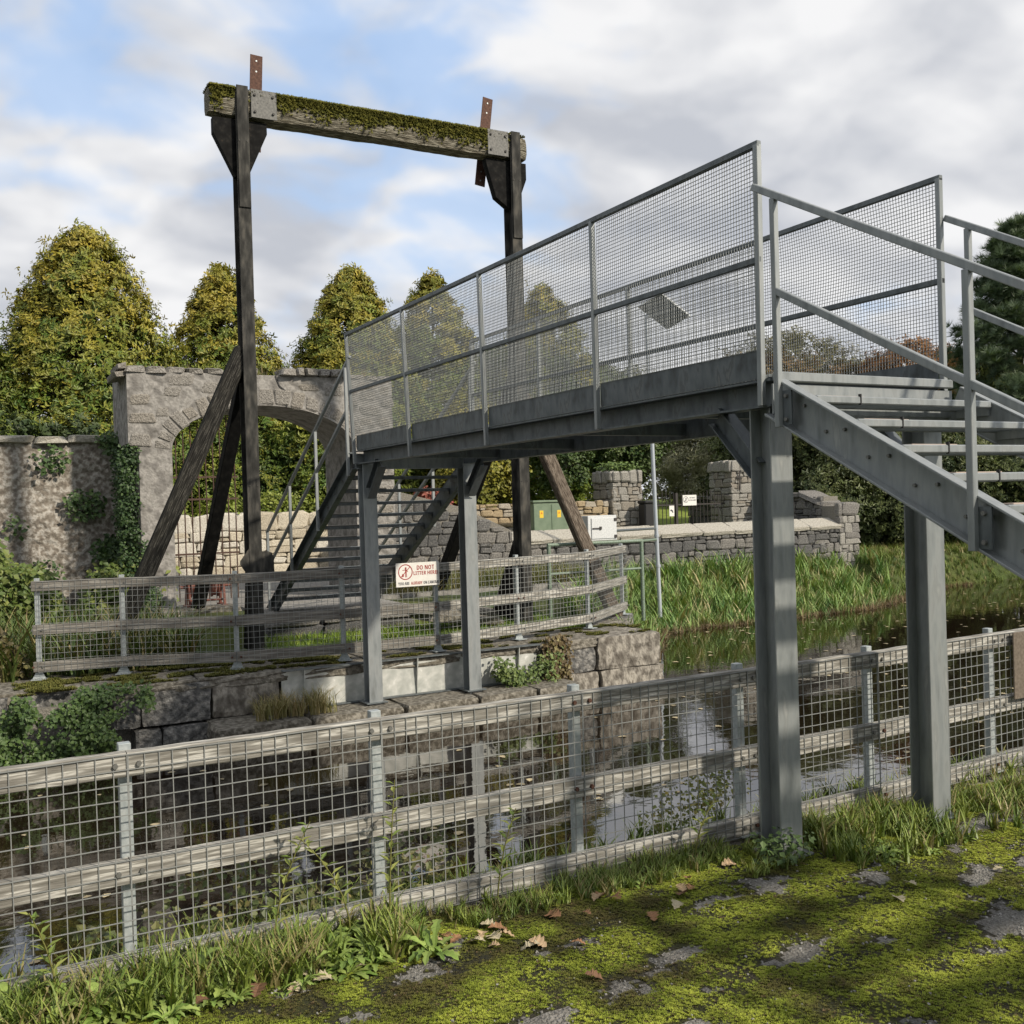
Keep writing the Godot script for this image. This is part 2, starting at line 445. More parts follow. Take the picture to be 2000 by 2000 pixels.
func footbridge() -> void:
	var t = thing("footbridge", "galvanised steel footbridge with mesh railings and open stairs over the canal lock", "bridge")
	# deck beams
	for sx in [0.0, 1.5]:
		var m = MB.new()
		var inn = 0.11 if sx == 0.0 else -0.11
		span(m, Vector3(sx, DECK - 0.02, 0.05), Vector3(sx + inn, DECK - 0.008, -6.82))
		span(m, Vector3(sx, DECK - 0.165, 0.05), Vector3(sx + inn, DECK - 0.153, -6.82))
		span(m, Vector3(sx + inn * 0.88, DECK - 0.153, 0.05), Vector3(sx + inn, DECK - 0.02, -6.82))
		part(t, "edge_beam", m, M.galv_dull_shaded)
	for zj in [-0.95, -2.5, -4.3, -5.9]:
		var cb = MB.new()
		channel(cb, Vector3(0.112, DECK - 0.09, zj), Vector3(1.388, DECK - 0.09, zj), Vector3.UP, 0.06, 0.1, 0.008, 1.0)
		part(t, "cross_joist", cb, M.galv_dull_shaded)
	for e in [[0.062, -1.0], [-6.84, 1.0]]:
		var m = MB.new()
		span(m, Vector3(0.0, DECK - 0.21, e[0]), Vector3(1.5, DECK - 0.04, e[0] + 0.012))
		span(m, Vector3(0.0, DECK - 0.222, e[0]), Vector3(1.5, DECK - 0.21, e[0] + e[1] * 0.06))
		part(t, "end_channel", m, M.galv)
	# deck grating: bearing bars and cross rods
	var g = MB.new()
	var z = -6.78
	while z < 0.04:
		span(g, Vector3(0.012, DECK - 0.006, z), Vector3(1.488, DECK + 0.022, z + 0.006))
		z += 0.034
	for k in 15:
		var x = 0.05 + 0.1 * k
		bar(g, Vector3(x, DECK + 0.018, -6.78), Vector3(x, DECK + 0.018, 0.04), 0.006, 0.006)
	var gr = part(t, "deck_grating", g, M.galv_dull_shaded)
	gr.set_meta("kind", "stuff")
	var nose = MB.new()
	cham(nose, Vector3(0.75, DECK + 0.0, 0.075), Vector3(1.47, 0.055, 0.05), 0.006)
	part(t, "nosing", nose, M.galv)
	# railings: posts, two rails, kick plates and mesh between the posts
	for sx in [0.0, 1.5]:
		var sg = -1.0 if sx == 0.0 else 1.0
		var R = Node3D.new()
		R.name = "side_railing" if sx == 0.0 else "side_railing_001"
		t.add_child(R)
		for i in 5:
			var pz: float = PZ[i]
			var l0 = lean(pz) if sx == 0.0 else 0.0
			var m = MB.new()
			bar(m, Vector3(sx + sg * 0.019, DECK - 0.16, pz), Vector3(sx + sg * 0.019 + l0, DECK + 1.33, pz), 0.036, 0.036, Vector3(0, 0, 1), 0.003)
			part(R, "post", m, M.galv)
		for h in [1.33, 0.673]:
			var m = MB.new()
			var f = h / 1.33
			var a = Vector3(sx + sg * 0.019 + (lean(0.0) * f if sx == 0.0 else 0.0), DECK + h, 0.018)
			var b = Vector3(sx + sg * 0.019 + (lean(-6.79) * f if sx == 0.0 else 0.0), DECK + h, -6.808)
			bar(m, a, b, 0.034 if h > 1.0 else 0.03, 0.036, Vector3.UP, 0.003)
			part(R, "top_rail" if h > 1.0 else "middle_rail", m, M.galv_dull_shaded)
		for i in 4:
			var z0: float = PZ[i] - 0.02
			var z1: float = PZ[i + 1] + 0.02
			var m = MB.new()
			span(m, Vector3(sx, DECK + 0.0, z0), Vector3(sx - sg * 0.006, DECK + 0.164, z1))
			part(R, "kick_plate", m, M.galv_dull_shaded)
			for hh in [[0.166, 0.652], [0.692, 1.312]]:
				var w = MB.new()
				var f0 = hh[0] / 1.33
				var f1 = hh[1] / 1.33
				var o = Vector3(sx + sg * 0.012 + (lean(z0) * f0 if sx == 0.0 else 0.0), DECK + hh[0], z0)
				var up = Vector3((lean(z0) * (f1 - f0) if sx == 0.0 else 0.0), hh[1] - hh[0], 0)
				var bulge = 0.0
				if sx == 1.5 and i == 0 and hh[0] > 0.5:
					bulge = 0.03
				wire_grid(w, o, Vector3(0, 0, -1), up.normalized(), z0 - z1, up.length(), 0.0245, 0.0245, 0.0016, bulge)
				var wp = part(R, "mesh_panel", w, M.bridge_wire)
				wp.set_meta("kind", "stuff")
	# pillars with knee braces
	for e in [[0.03, 0.01, 0.0], [1.31, 0.01, 0.0], [0.03, -6.676, -0.17], [1.31, -6.676, -0.17]]:
		var m = MB.new()
		var x: float = e[0] + 0.0825
		var zc: float = e[1] - 0.0875
		var b: float = e[2] - 0.06
		var c = Vector3(x, (b + DECK - 0.168) * 0.5, zc)
		var hgt: float = DECK - 0.168 - b
		cham(m, c + Vector3(0, 0, 0.0815), Vector3(0.165, hgt, 0.012), 0.003)
		cham(m, c - Vector3(0, 0, 0.0815), Vector3(0.165, hgt, 0.012), 0.003)
		box(m, c, Vector3(0.009, hgt, 0.151))
		part(t, "pillar", m, M.galv)
		var pl = MB.new()
		cham(pl, Vector3(x, e[2] + 0.008, zc), Vector3(0.26, 0.016, 0.26), 0.004)
		part(t, "base_plate", pl, M.galv_dull_shaded)
		# the brace leans from the pillar to the beam, towards the middle of the span
		var k = MB.new()
		var dirz = -1.0 if e[1] > -1.0 else 1.0
		var face: float = e[1] - 0.175 if e[1] > -1.0 else e[1]
		ibeam(k, Vector3(x, 2.24, face), Vector3(x, DECK - 0.17, face + dirz * 0.36), Vector3(0, 1, -dirz).normalized(), 0.1, 0.13, 0.008, 0.007)
		part(t, "knee_brace", k, M.galv_dull_shaded)
	# stairs
	stair(t, 1.0, 0.10, 17, 0.0)
	stair(t, -1.0, -6.85, 13, 0.6)

func stair(t: Node3D, dz: float, z0: float, nt: int, ground: float) -> void:
	var S = Node3D.new()
	S.name = "near_stair" if dz > 0 else "far_stair"
	S.name = numbered(t, "stair")
	t.add_child(S)
	var going = RISER / SLOPE
	var run = (DECK - ground) / SLOPE
	var near = dz > 0
	for sx in [0.0, 1.5]:
		var sg = -1.0 if sx == 0.0 else 1.0
		# stringer: web inside, two flanges outwards
		var top0 = Vector3(sx, DECK, z0)
		var d = Vector3(0, -SLOPE, dz).normalized()
		var nrm = Vector3(0, 1, SLOPE * dz).normalized()
		var p = top0 + Vector3(0, -0.12, 0)
		var q = p + d * (run / d.z * dz) - d * 0.12
		var m = MB.new()
		var xo = sx + sg * 0.016
		for e in [[0.105, 0.012], [-0.105, 0.012]]:
			bar(m, Vector3(xo - sg * 0.004, 0, 0) + Vector3(0, p.y, p.z) + nrm * e[0], Vector3(xo - sg * 0.004, 0, 0) + Vector3(0, q.y, q.z) + nrm * e[0], 0.075, e[1], nrm, 0.002)
		bar(m, Vector3(sx - sg * 0.016, p.y, p.z), Vector3(sx - sg * 0.016, q.y, q.z), 0.01, 0.198, nrm)
		part(S, "stringer", m, M.galv if near else M.galv_dull_shaded)
		# handrail, middle rail, posts with bolted plates
		var off = Vector3(sx + sg * 0.055, 0, 0)
		var rail_end: float = run - 0.25
		var lo0 = 0.0
		for hh in [1.03, 0.5]:
			var r = MB.new()
			var a0 = -0.085 if hh > 1.0 else 0.07
			var a = off + Vector3(0, DECK + hh - SLOPE * a0 * 1.0, z0 + dz * a0)
			var b = off + Vector3(0, DECK + hh - SLOPE * rail_end, z0 + dz * rail_end)
			bar(r, a, b, 0.036, 0.04, nrm, 0.004)
			part(S, "handrail" if hh > 1.0 else "middle_rail", r, M.galv)
		var pk = 0.075
		while pk < rail_end:
			var m2 = MB.new()
			var yt = DECK - SLOPE * pk
			var zz = z0 + dz * pk
			bar(m2, off + Vector3(sg * 0.002, yt - 0.255, zz), off + Vector3(sg * 0.002, yt + 1.01, zz), 0.036, 0.036, Vector3(0, 0, 1), 0.003)
			var po = part(S, "post", m2, M.galv)
			var m3 = MB.new()
			box(m3, Vector3(sx + sg * 0.04, yt - 0.15, zz + dz * 0.05), Vector3(0.01, 0.19, 0.07))
			part(po, "fixing_plate", m3, M.galv_dull_shaded)
			for by in [-0.085, -0.215]:
				var m4 = MB.new()
				bolt(m4, Vector3(sx + sg * 0.045, yt + by, zz + dz * 0.05), Vector3(sg, 0, 0), 0.014, 0.014)
				part(po, "bolt", m4, M.bolt)
			pk += 1.21
	for i in nt:
		var y = DECK - RISER * (i + 1)
		var zz = z0 + dz * (going * (i + 0.5))
		if y < ground + 0.02:
			break
		var T = Node3D.new()
		T.name = numbered(S, "tread")
		S.add_child(T)
		var f = MB.new()
		cham(f, Vector3(0.75, y - 0.005, zz + dz * 0.125), Vector3(1.44, 0.042, 0.022), 0.006)
		cham(f, Vector3(0.75, y - 0.012, zz - dz * 0.12), Vector3(1.44, 0.03, 0.008), 0.002)
		for sx in [0.034, 1.466]:
			span(f, Vector3(sx - 0.004, y - 0.07, zz - 0.12), Vector3(sx + 0.004, y + 0.012, zz + 0.12))
		for k in 6:
			var zb = zz - 0.1 + 0.04 * k
			span(f, Vector3(0.04, y - 0.022, zb), Vector3(1.46, y + 0.01, zb + 0.005))
		for k in 13:
			var xb = 0.1 + 0.11 * k
			span(f, Vector3(xb, y + 0.0, zz - 0.115), Vector3(xb + 0.006, y + 0.008, zz + 0.112))
		part(T, "grating", f, M.galv if near else M.galv_dull_shaded)
		if near and i < 9:
			var pm = MB.new()
			cham(pm, Vector3(0.27 + 0.02 * (i % 3), y + 0.017, zz + dz * 0.06), Vector3(0.34, 0.01, 0.07), 0.003)
			part(T, "timber_strip", pm, M.pink)
			var tie = MB.new()
			box(tie, Vector3(0.36, y + 0.0, zz + dz * 0.13), Vector3(0.008, 0.06, 0.018))
			part(T, "cable_tie", tie, M.black)
		elif not near:
			var pm2 = MB.new()
			cham(pm2, Vector3(0.36, y + 0.017, zz), Vector3(0.52, 0.012, 0.2), 0.003)
			part(T, "timber_strip", pm2, M.rail_grey)
		for sx in [0.0, 1.5]:
			var sg = -1.0 if sx == 0.0 else 1.0
			var bm = MB.new()
			for o in [-0.065, 0.065]:
				bolt(bm, Vector3(sx - sg * 0.011, y - 0.035 , zz + o), Vector3(sg, 0, 0), 0.011, 0.014)
			part(T, "bolts", bm, M.bolt)

# ------------------------------------------------------------------ lifting gantry
func gantry() -> void:
	var t = thing("lifting_gantry", "tall black steel gantry with mossy timber crossbeam and raking struts beside the lock", "gantry")
	var zf = -8.85
	var r = RandomNumberGenerator.new()
	r.seed = 5
	for e in [[-0.675, -1.0], [3.375, 1.0]]:
		var x: float = e[0]
		var L = e[1] < 0.0
		var m = MB.new()
		for zz in [zf - 0.008, zf - 0.252]:
			cham(m, Vector3(x, 3.9, zz), Vector3(0.168, 7.34, 0.016), 0.003)
		box(m, Vector3(x, 3.9, zf - 0.13), Vector3(0.012, 7.34, 0.228))
		var po = part(t, "post", m, M.black_steel)
		var cp = MB.new()
		cham(cp, Vector3(x + 0.004, 6.83, zf + 0.011), Vector3(0.15, 1.58, 0.022), 0.003)
		part(po, "cover_plate", cp, M.black_steel)
		for hy in [2.42, 6.9]:
			var bh = MB.new()
			for dx in [-0.05, 0.05]:
				bolt(bh, Vector3(x + dx, hy, zf + (0.0 if hy < 5.0 else 0.022)), Vector3(0, 0, 1), 0.012, 0.006)
			part(po, "bolts", bh, M.dark_bolt)
		# haunch under the beam
		var h = MB.new()
		var pts = PackedVector2Array([Vector2(-0.36, 7.2), Vector2(-0.36, 7.0), Vector2(-0.09, 6.46), Vector2(0.09, 6.5), Vector2(0.34, 7.06), Vector2(0.34, 7.2)])
		if not L:
			pts = PackedVector2Array([Vector2(-0.46, 7.2), Vector2(-0.44, 7.1), Vector2(-0.3, 6.64), Vector2(-0.09, 6.5), Vector2(0.09, 6.64), Vector2(0.22, 6.96), Vector2(0.22, 7.2)])
		extrude(h, pts, Transform3D(Basis(), Vector3(x, 0, zf - 0.2)), 0.12)
		part(t, "haunch", h, M.deep_black)
		# clamping plate on the beam's face with four bolts
		var px = -0.385 if L else 3.09
		var cl = MB.new()
		cham(cl, Vector3(px, 7.42, zf - 0.006), Vector3(0.34, 0.37, 0.014), 0.003)
		var cpn = part(t, "clamp_plate", cl, M.clamp)
		for dx in [-0.12, 0.12]:
			for dy in [-0.11, 0.11]:
				var bb = MB.new()
				bolt(bb, Vector3(px + dx, 7.42 + dy, zf + 0.001), Vector3(0, 0, 1), 0.02, 0.02)
				part(cpn, "bolt", bb, M.dark_bolt)
		# rusty strap behind the beam
		var s = MB.new()
		var tp = Vector3(-0.357, 8.23, zf - 0.4) if L else Vector3(3.15, 8.23, zf - 0.4)
		var bt = Vector3(-0.42, 6.93, zf - 0.4) if L else Vector3(2.97, 6.885, zf - 0.4)
		bar(s, bt, tp, 0.165, 0.014, Vector3(0, 0, 1), 0.002)
		var sp = part(t, "strap", s, M.rusty)
		var hl = MB.new()
		for f in [0.06, 0.16, 0.83, 0.94]:
			tube(hl, bt.lerp(tp, f) + Vector3(0, 0, 0.006), bt.lerp(tp, f) + Vector3(0, 0, 0.0095), 0.012, 0.012, 8)
		part(sp, "hole_ring", hl, M.galv_post)
		# struts
		var a = Vector3(x + e[1] * 0.05, 4.22 if L else 3.72, zf - 0.13)
		var b = Vector3(-2.52, 0.26, zf - 0.13) if L else Vector3(5.05, 0.2, zf - 0.13)
		var st = MB.new()
		cham(st, Vector3.ZERO, Vector3(0.21, 0.17, (b - a).length()), 0.02)
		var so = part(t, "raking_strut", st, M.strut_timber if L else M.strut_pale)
		so.transform = Transform3D(frame_of(a, b, Vector3(0, 0, 1)), (a + b) * 0.5)
		var a2 = Vector3(x, 4.0, zf - 0.2)
		var b2 = Vector3(-0.93, 0.58, -11.45) if L else Vector3(3.25, 0.58, -11.9)
		var bk = MB.new()
		bar(bk, a2, b2, 0.17, 0.17, Vector3(1, 0, 0), 0.008)
		part(t, "back_strut", bk, M.deep_black)
		var fg = MB.new()
		extrude(fg, PackedVector2Array([Vector2(0, 0.25), Vector2(0.9 if not L else 0.3, 0.25), Vector2(0.0, 1.6)]), Transform3D(Basis(Vector3(0, 0, -1), Vector3.UP, Vector3(1, 0, 0)), Vector3(x - 0.06, 0, zf - 0.262)), 0.12)
		part(t, "foot_gusset", fg, M.deep_black)
		if L:
			var br = MB.new()
			var c2 = PackedVector2Array([Vector2(0.086, 1.2), Vector2(0.24, 1.2), Vector2(0.24, 1.48), Vector2(0.21, 1.54), Vector2(0.16, 1.56), Vector2(0.086, 1.56)])
			extrude(br, c2, Transform3D(Basis(), Vector3(x, 0, zf - 0.03)), 0.02)
			part(t, "lug_plate", br, M.black_steel)
			var b3 = MB.new()
			extrude(b3, PackedVector2Array([Vector2(-0.086, 1.22), Vector2(-0.2, 1.4), Vector2(-0.2, 1.44), Vector2(-0.086, 1.6)]), Transform3D(Basis(), Vector3(x, 0, zf - 0.03)), 0.02)
			part(t, "lug_plate", b3, M.black_steel)
	# the crossbeam: a weathered baulk with rounded ends, uneven faces
	var bm = MB.new()
	var n = 60
	var prof = 14
	var nz = noise(1.3, 9, 4)
	var rings = []
	for i in n + 1:
		var x = lerpf(-1.085, 3.6, float(i) / n)
		var edge = minf(x + 1.085, 3.6 - x)
		var sh = 1.0 if edge > 0.16 else 0.80 + 0.2 * sqrt(clampf(edge / 0.16, 0, 1))
		var ring = []
		for k in prof:
			var a = TAU * k / prof
			var c = cos(a)
			var s2 = sin(a)
			var q = pow(pow(absf(c), 7.0) + pow(absf(s2), 7.0), -1.0 / 7.0)
			var d = nz.get_noise_3d(x * 1.2, c * 0.8, s2 * 0.8) * 0.022
			var top = maxf(0.0, s2) * nz.get_noise_2d(x * 2.4, 50.0) * 0.03
			ring.append(Vector3(x, 7.415 + s2 * q * (0.178 * (0.9 if edge < 0.1 else 1.0) + d) + top, -9.045 + c * q * (0.172 * sh + d)))
		rings.append(ring)
	for i in n:
		for k in prof:
			var k2 = (k + 1) % prof
			bm.quad(rings[i][k], rings[i][k2], rings[i + 1][k2], rings[i + 1][k])
	for k in prof:
		var k2 = (k + 1) % prof
		bm.tri(Vector3(-1.085, 7.415, -9.045), rings[0][k2], rings[0][k])
		bm.tri(Vector3(3.6, 7.415, -9.045), rings[n][k], rings[n][k2])
	var beam = part(t, "crossbeam", bm, M.beam_timber)
	# moss: a cushion of small tufts over the top and upper front face
	var xf = []
	var cols = []
	var mz = noise(1.6, 31, 4)
	for i in 24000:
		var x = r.randf_range(-1.08, 3.58)
		if (x > -0.76 and x < -0.22) or (x > 2.92 and x < 3.46):
			if r.randf() < 0.93:
				continue
		var s = r.randf()
		var cover = 0.24 + 0.17 * mz.get_noise_1d(x * 1.6) - 0.05 * absf(x - 1.0)
		if x < -0.75:
			cover = 0.34 if x < -0.92 else 0.12
		if x > 3.3:
			cover = -0.05
		var p: Vector3
		var up: Vector3
		if s < 0.5:
			var dz = r.randf_range(-0.17, 0.17)
			p = Vector3(x, 7.585 + mz.get_noise_2d(x * 2.0, dz * 3) * 0.012, -9.045 + dz)
			up = Vector3(0, 1, dz * 1.5).normalized()
			if r.randf() > 0.5 + cover * 3.0:
				continue
		else:
			var dy = r.randf() * r.randf() * 0.36
			if dy > cover * (0.35 + 1.1 * r.randf()) + mz.get_noise_2d(x * 9.0, dy * 14.0) * 0.12:
				continue
			p = Vector3(x, 7.585 - dy, -8.872)
			up = Vector3(0, 0.4, 1).normalized()
		var sc = r.randf_range(0.7, 1.7)
		var b = Basis(Quaternion(Vector3.UP, up)) * Basis(Vector3.UP, r.randf() * TAU)
		xf.append(Transform3D(b.scaled_local(Vector3(sc, sc, sc)), p))
		var tone = clampf(0.5 + mz.get_noise_2d(x * 4.0, p.y * 9.0) * 0.9 + r.randf_range(-0.2, 0.2), 0, 1)
		cols.append(Color(lerpf(.06, .2, tone), lerpf(.068, .19, tone), lerpf(.01, .035, tone)))
	scatter(beam, "moss", tuft_mesh(7, 0.022, 0.014, 3), M.moss, xf, cols)

# ------------------------------------------------------------------ small plant shapes
func tuft_mesh(blades: int, h: float, spread: float, seed_: int) -> ArrayMesh:
	var r = RandomNumberGenerator.new()
	r.seed = seed_
	var m = MB.new()
	m.tint = true
	for i in blades:
		var a = TAU * (i + r.randf() * 0.6) / blades
		var d = Vector3(cos(a), 0, sin(a))
		var side = Vector3(-d.z, 0, d.x) * h * 0.16
		var b = d * spread * 0.25
		var tip = d * spread * r.randf_range(0.6, 1.2) + Vector3.UP * h * r.randf_range(0.6, 1.1)
		var mid = b.lerp(tip, 0.5) + Vector3.UP * h * 0.12
		m.tri(b - side, b + side, mid + side)
		m.tri(b - side, mid + side, mid - side)
		m.tri(mid - side, mid + side, tip)
	m.face_up(1.5)
	return m.build()

func blade_mesh(n: int, h: float, bend: float, w: float, seed_: int) -> ArrayMesh:    # a tuft of arching grass blades
	var r = RandomNumberGenerator.new()
	r.seed = seed_
	var m = MB.new()
	m.tint = true
	for i in n:
		var a = r.randf() * TAU
		var d = Vector3(cos(a), 0, sin(a))
		var base = Vector3(r.randf_range(-1, 1), 0, r.randf_range(-1, 1)) * h * 0.09
		var hh = h * r.randf_range(0.55, 1.1)
		var bb = bend * r.randf_range(0.4, 1.5)
		var side = Vector3(-d.z, 0, d.x).rotated(Vector3.UP, r.randf_range(-0.7, 0.7)) * w * 0.5
		var shade = r.randf_range(0.75, 1.2)
		var prev = base
		var pw = 1.0
		var segs = 5
		for k in segs:
			var f = (k + 1.0) / segs
			var p = base + Vector3.UP * hh * (f - 0.28 * bb * f * f) + d * hh * bb * 0.62 * f * f
			var nw = 1.0 - f * f
			m.col = Color(shade, shade, shade)
			if k < segs - 1:
				m.quad(prev - side * pw, prev + side * pw, p + side * nw, p - side * nw)
			else:
				m.tri(prev - side * pw, prev + side * pw, p)
			prev = p
			pw = nw
	m.face_up(0.5)
	return m.build()

func leaf(m: MB, o: Vector3, d: Vector3, up: Vector3, l: float, w: float, fold := 0.25) -> void:   # one folded, pointed leaf
	var s = d.cross(up).normalized() * w * 0.5
	var u = s.cross(d).normalized()
	if u.dot(up) < 0:
		u = -u
	var a = o
	var b = o + d * l * 0.45 - u * w * fold * 0.5
	var tip = o + d * l - u * l * 0.12
	m.tri(a, b, b + s * 0.98 + u * w * fold)
	m.tri(a, b - s * 0.98 + u * w * fold, b)
	m.tri(b, tip, b + s * 0.98 + u * w * fold)
	m.tri(b, b - s * 0.98 + u * w * fold, tip)

func twig_mesh(n: int, l: float, w: float, spread: float, seed_: int) -> ArrayMesh:   # a twig end with n leaves
	var r = RandomNumberGenerator.new()
	r.seed = seed_
	var m = MB.new()
	m.tint = true
	for i in n:
		var f = float(i) / n
		var a = i * 2.4 + r.randf() * 0.6
		var d = Vector3(cos(a) * 0.9, r.randf_range(-0.5, 0.7), sin(a) * 0.9).normalized()
		var sh = r.randf_range(0.75, 1.25)
		m.col = Color(sh, sh, sh * r.randf_range(0.8, 1.1))
		var o = Vector3(r.randf_range(-1, 1), r.randf_range(-1, 1), r.randf_range(-1, 1)) * spread * 0.6 + Vector3.UP * f * spread * 0.6
		leaf(m, o, d, Vector3(0, 1, 0.02), l * r.randf_range(0.7, 1.15), w * r.randf_range(0.8, 1.1))
	m.face_up(0.0)
	return m.build()

# ------------------------------------------------------------------ fences
func fence(called: String, label: String, pts: Array, base: Array, hts: Array, cell: float, wire: float, whites: Array, front: float) -> Node3D:
	# pts: post feet; base: ground at each; hts: rail bands above the base; mesh on the side of +front
	var t = thing(called, label, "fence", "low mesh safety fences along the two lock walls")
	var r = RandomNumberGenerator.new()
	r.seed = 40 + pts.size()
	for i in pts.size():
		var p: Vector3 = pts[i]
		var dir = (pts[mini(i + 1, pts.size() - 1)] - pts[maxi(i - 1, 0)]).normalized()
		var nrm = Vector3(-dir.z, 0, dir.x) * front
		if nrm.z < 0:
			nrm = -nrm
		var b = Basis(dir, Vector3.UP, nrm)
		var m = MB.new()
		var top: float = hts[2][1] + 0.03
		cham(m, Vector3(0, top * 0.5, -0.055), Vector3(0.055, top, 0.05), 0.003)
		var po = part(t, "post", m, M.galv_post)
		po.transform = Transform3D(b, Vector3(p.x, base[i], p.z))
		var fm = MB.new()
		box(fm, Vector3(0, 0.004, -0.03), Vector3(0.16, 0.008, 0.16))
		extrude(fm, PackedVector2Array([Vector2(-0.07, 0.008), Vector2(0.07, 0.008), Vector2(0.026, 0.1), Vector2(-0.026, 0.1)]), Transform3D(Basis(), Vector3(0, 0, -0.028)), 0.007)
		part(po, "foot_plate", fm, M.galv_post)
		for h in hts:
			for dx in [-0.05, 0.05]:
				var bm = MB.new()
				bolt(bm, Vector3(dx, (h[0] + h[1]) * 0.5, 0.032), Vector3(0, 0, 1), 0.014, 0.014)
				part(po, "bolt", bm, M.rusty if r.randf() < 0.35 else M.bolt)
	for i in pts.size() - 1:
		var p: Vector3 = pts[i]
		var q: Vector3 = pts[i + 1]
		p.y = base[i]
		q.y = base[i + 1]
		var dir = (q - p).normalized()
		var nrm = Vector3(-dir.z, 0, dir.x)
		if nrm.z < 0:
			nrm = -nrm
		for h in hts:
			var m = MB.new()
			var bw: float = h[1] - h[0]
			var ext = 0.0 if i > 0 else 0.05
			var len2 = (q - p).length() - 0.004 + ext
			var seg = 10
			var last = []
			for k in seg + 1:
				# a sawn board with worn arrises and a slightly uneven top edge
				var f = float(k) / seg
				var c = p - dir * ext + dir * (0.002 + len2 * f) + Vector3.UP * ((h[0] + h[1]) * 0.5)
				var e = r.randf_range(-0.0022, 0.0022)
				var hw = bw * 0.5
				var ring = [c + nrm * 0.032 + Vector3.UP * (hw - 0.006 + e), c + nrm * 0.026 + Vector3.UP * (hw + e), c - nrm * 0.024 + Vector3.UP * (hw + e), c - nrm * 0.028 + Vector3.UP * (hw - 0.006), c - nrm * 0.028 - Vector3.UP * (hw - 0.004), c - nrm * 0.024 - Vector3.UP * hw, c + nrm * 0.026 - Vector3.UP * (hw + e), c + nrm * 0.032 - Vector3.UP * (hw - 0.005)]
				if k > 0:
					for j in 8:
						var j2 = (j + 1) % 8
						m.quad(last[j], ring[j], ring[j2], last[j2])
				if k == 0 or k == seg:
					for j in range(1, 7):
						if k == 0:
							m.tri(ring[0], ring[j], ring[j + 1])
						else:
							m.tri(ring[0], ring[j + 1], ring[j])
				last = ring
			part(t, "rail", m, M.rail_white if whites[i] else M.rail_grey)
		var w = MB.new()
		var o = p + nrm * 0.036 + Vector3.UP * (hts[0][0] - 0.0)
		wire_grid(w, o, dir, Vector3.UP, (q - p).length(), hts[2][1] - hts[0][0] - 0.006, cell, cell, wire)
		var wp = part(t, "wire_mesh", w, M.galv_wire)
		wp.set_meta("kind", "stuff")
	return t

func fences() -> void:
	var xs = [-5.83, -4.63, -3.43, -2.225, -1.03, 0.17, 1.32, 2.68, 3.9, 5.1]
	var pts = []
	var base = []
	for x in xs:
		pts.append(Vector3(x, 0, -0.44 - (0.09 * clampf((x - 1.0) / 1.6, 0, 3) if x > 1.0 else 0.0)))
		base.append(0.0)
	fence("safety_fence", "flaking white timber and wire mesh fence on the mossy bank, in front of the water", pts, base, [[0.004, 0.108], [0.432, 0.54], [0.915, 1.022]], 0.0665, 0.0021, [true, true, true, true, true, true, true, true, true], 1.0)
	var fp = [Vector3(-3.33, 0, -8.05), Vector3(-2.47, 0, -7.87), Vector3(-1.31, 0, -7.35), Vector3(-0.08, 0, -7.17), Vector3(1.13, 0, -7.14), Vector3(2.44, 0, -7.42), Vector3(3.81, 0, -7.8), Vector3(5.18, 0, -8.92)]
	var fb = [0.283, 0.283, 0.283, 0.283, 0.283, 0.283, 0.283, 0.283]
	fence("safety_fence", "weathered timber and wire mesh fence on the stone lock coping around the gantry", fp, fb, [[0.09, 0.2], [0.5, 0.61], [0.985, 1.095]], 0.0665, 0.0019, [false, false, false, false, true, true, true], 1.0)
	# grey board fixed to the near fence
	var b = MB.new()
	cham(b, Vector3(3.21, 0.77, -0.47), Vector3(0.82, 0.5, 0.012), 0.004)
	var s = part(self, "notice_board", b, M.board)
	tag(s, "plain brown board fixed to the near mesh fence", "board")
	litter_sign()

func words(parent: Node, called: String, text: String, size: float, at: Vector3, mat: Material, width := 0.0) -> void:
	var tm = TextMesh.new()
	var f = SystemFont.new()
	f.font_names = PackedStringArray(["Droid Sans"])
	f.font_weight = 700
	tm.font = f
	tm.text = text
	tm.font_size = 32
	tm.pixel_size = size / 32.0
	tm.depth = 0.002
	tm.curve_step = 1.0
	var o = partm(parent, called, tm, mat)
	o.position = at
	if width > 0.0:
		o.scale = Vector3(width / maxf(0.01, tm.get_aabb().size.x), 1, 1)

func ring(m: MB, c: Vector3, r0: float, r1: float, d: float, n := 32) -> void:
	for i in n:
		var a0 = TAU * i / n
		var a1 = TAU * (i + 1) / n
		var p0 = Vector3(cos(a0), sin(a0), 0)
		var p1 = Vector3(cos(a1), sin(a1), 0)
		var z = Vector3(0, 0, d)
		m.quad(c + p0 * r0 + z, c + p0 * r1 + z, c + p1 * r1 + z, c + p1 * r0 + z)
		m.quad(c + p0 * r1, c + p1 * r1, c + p1 * r1 + z, c + p0 * r1 + z)
		m.quad(c + p0 * r0, c + p0 * r0 + z, c + p1 * r0 + z, c + p1 * r0)

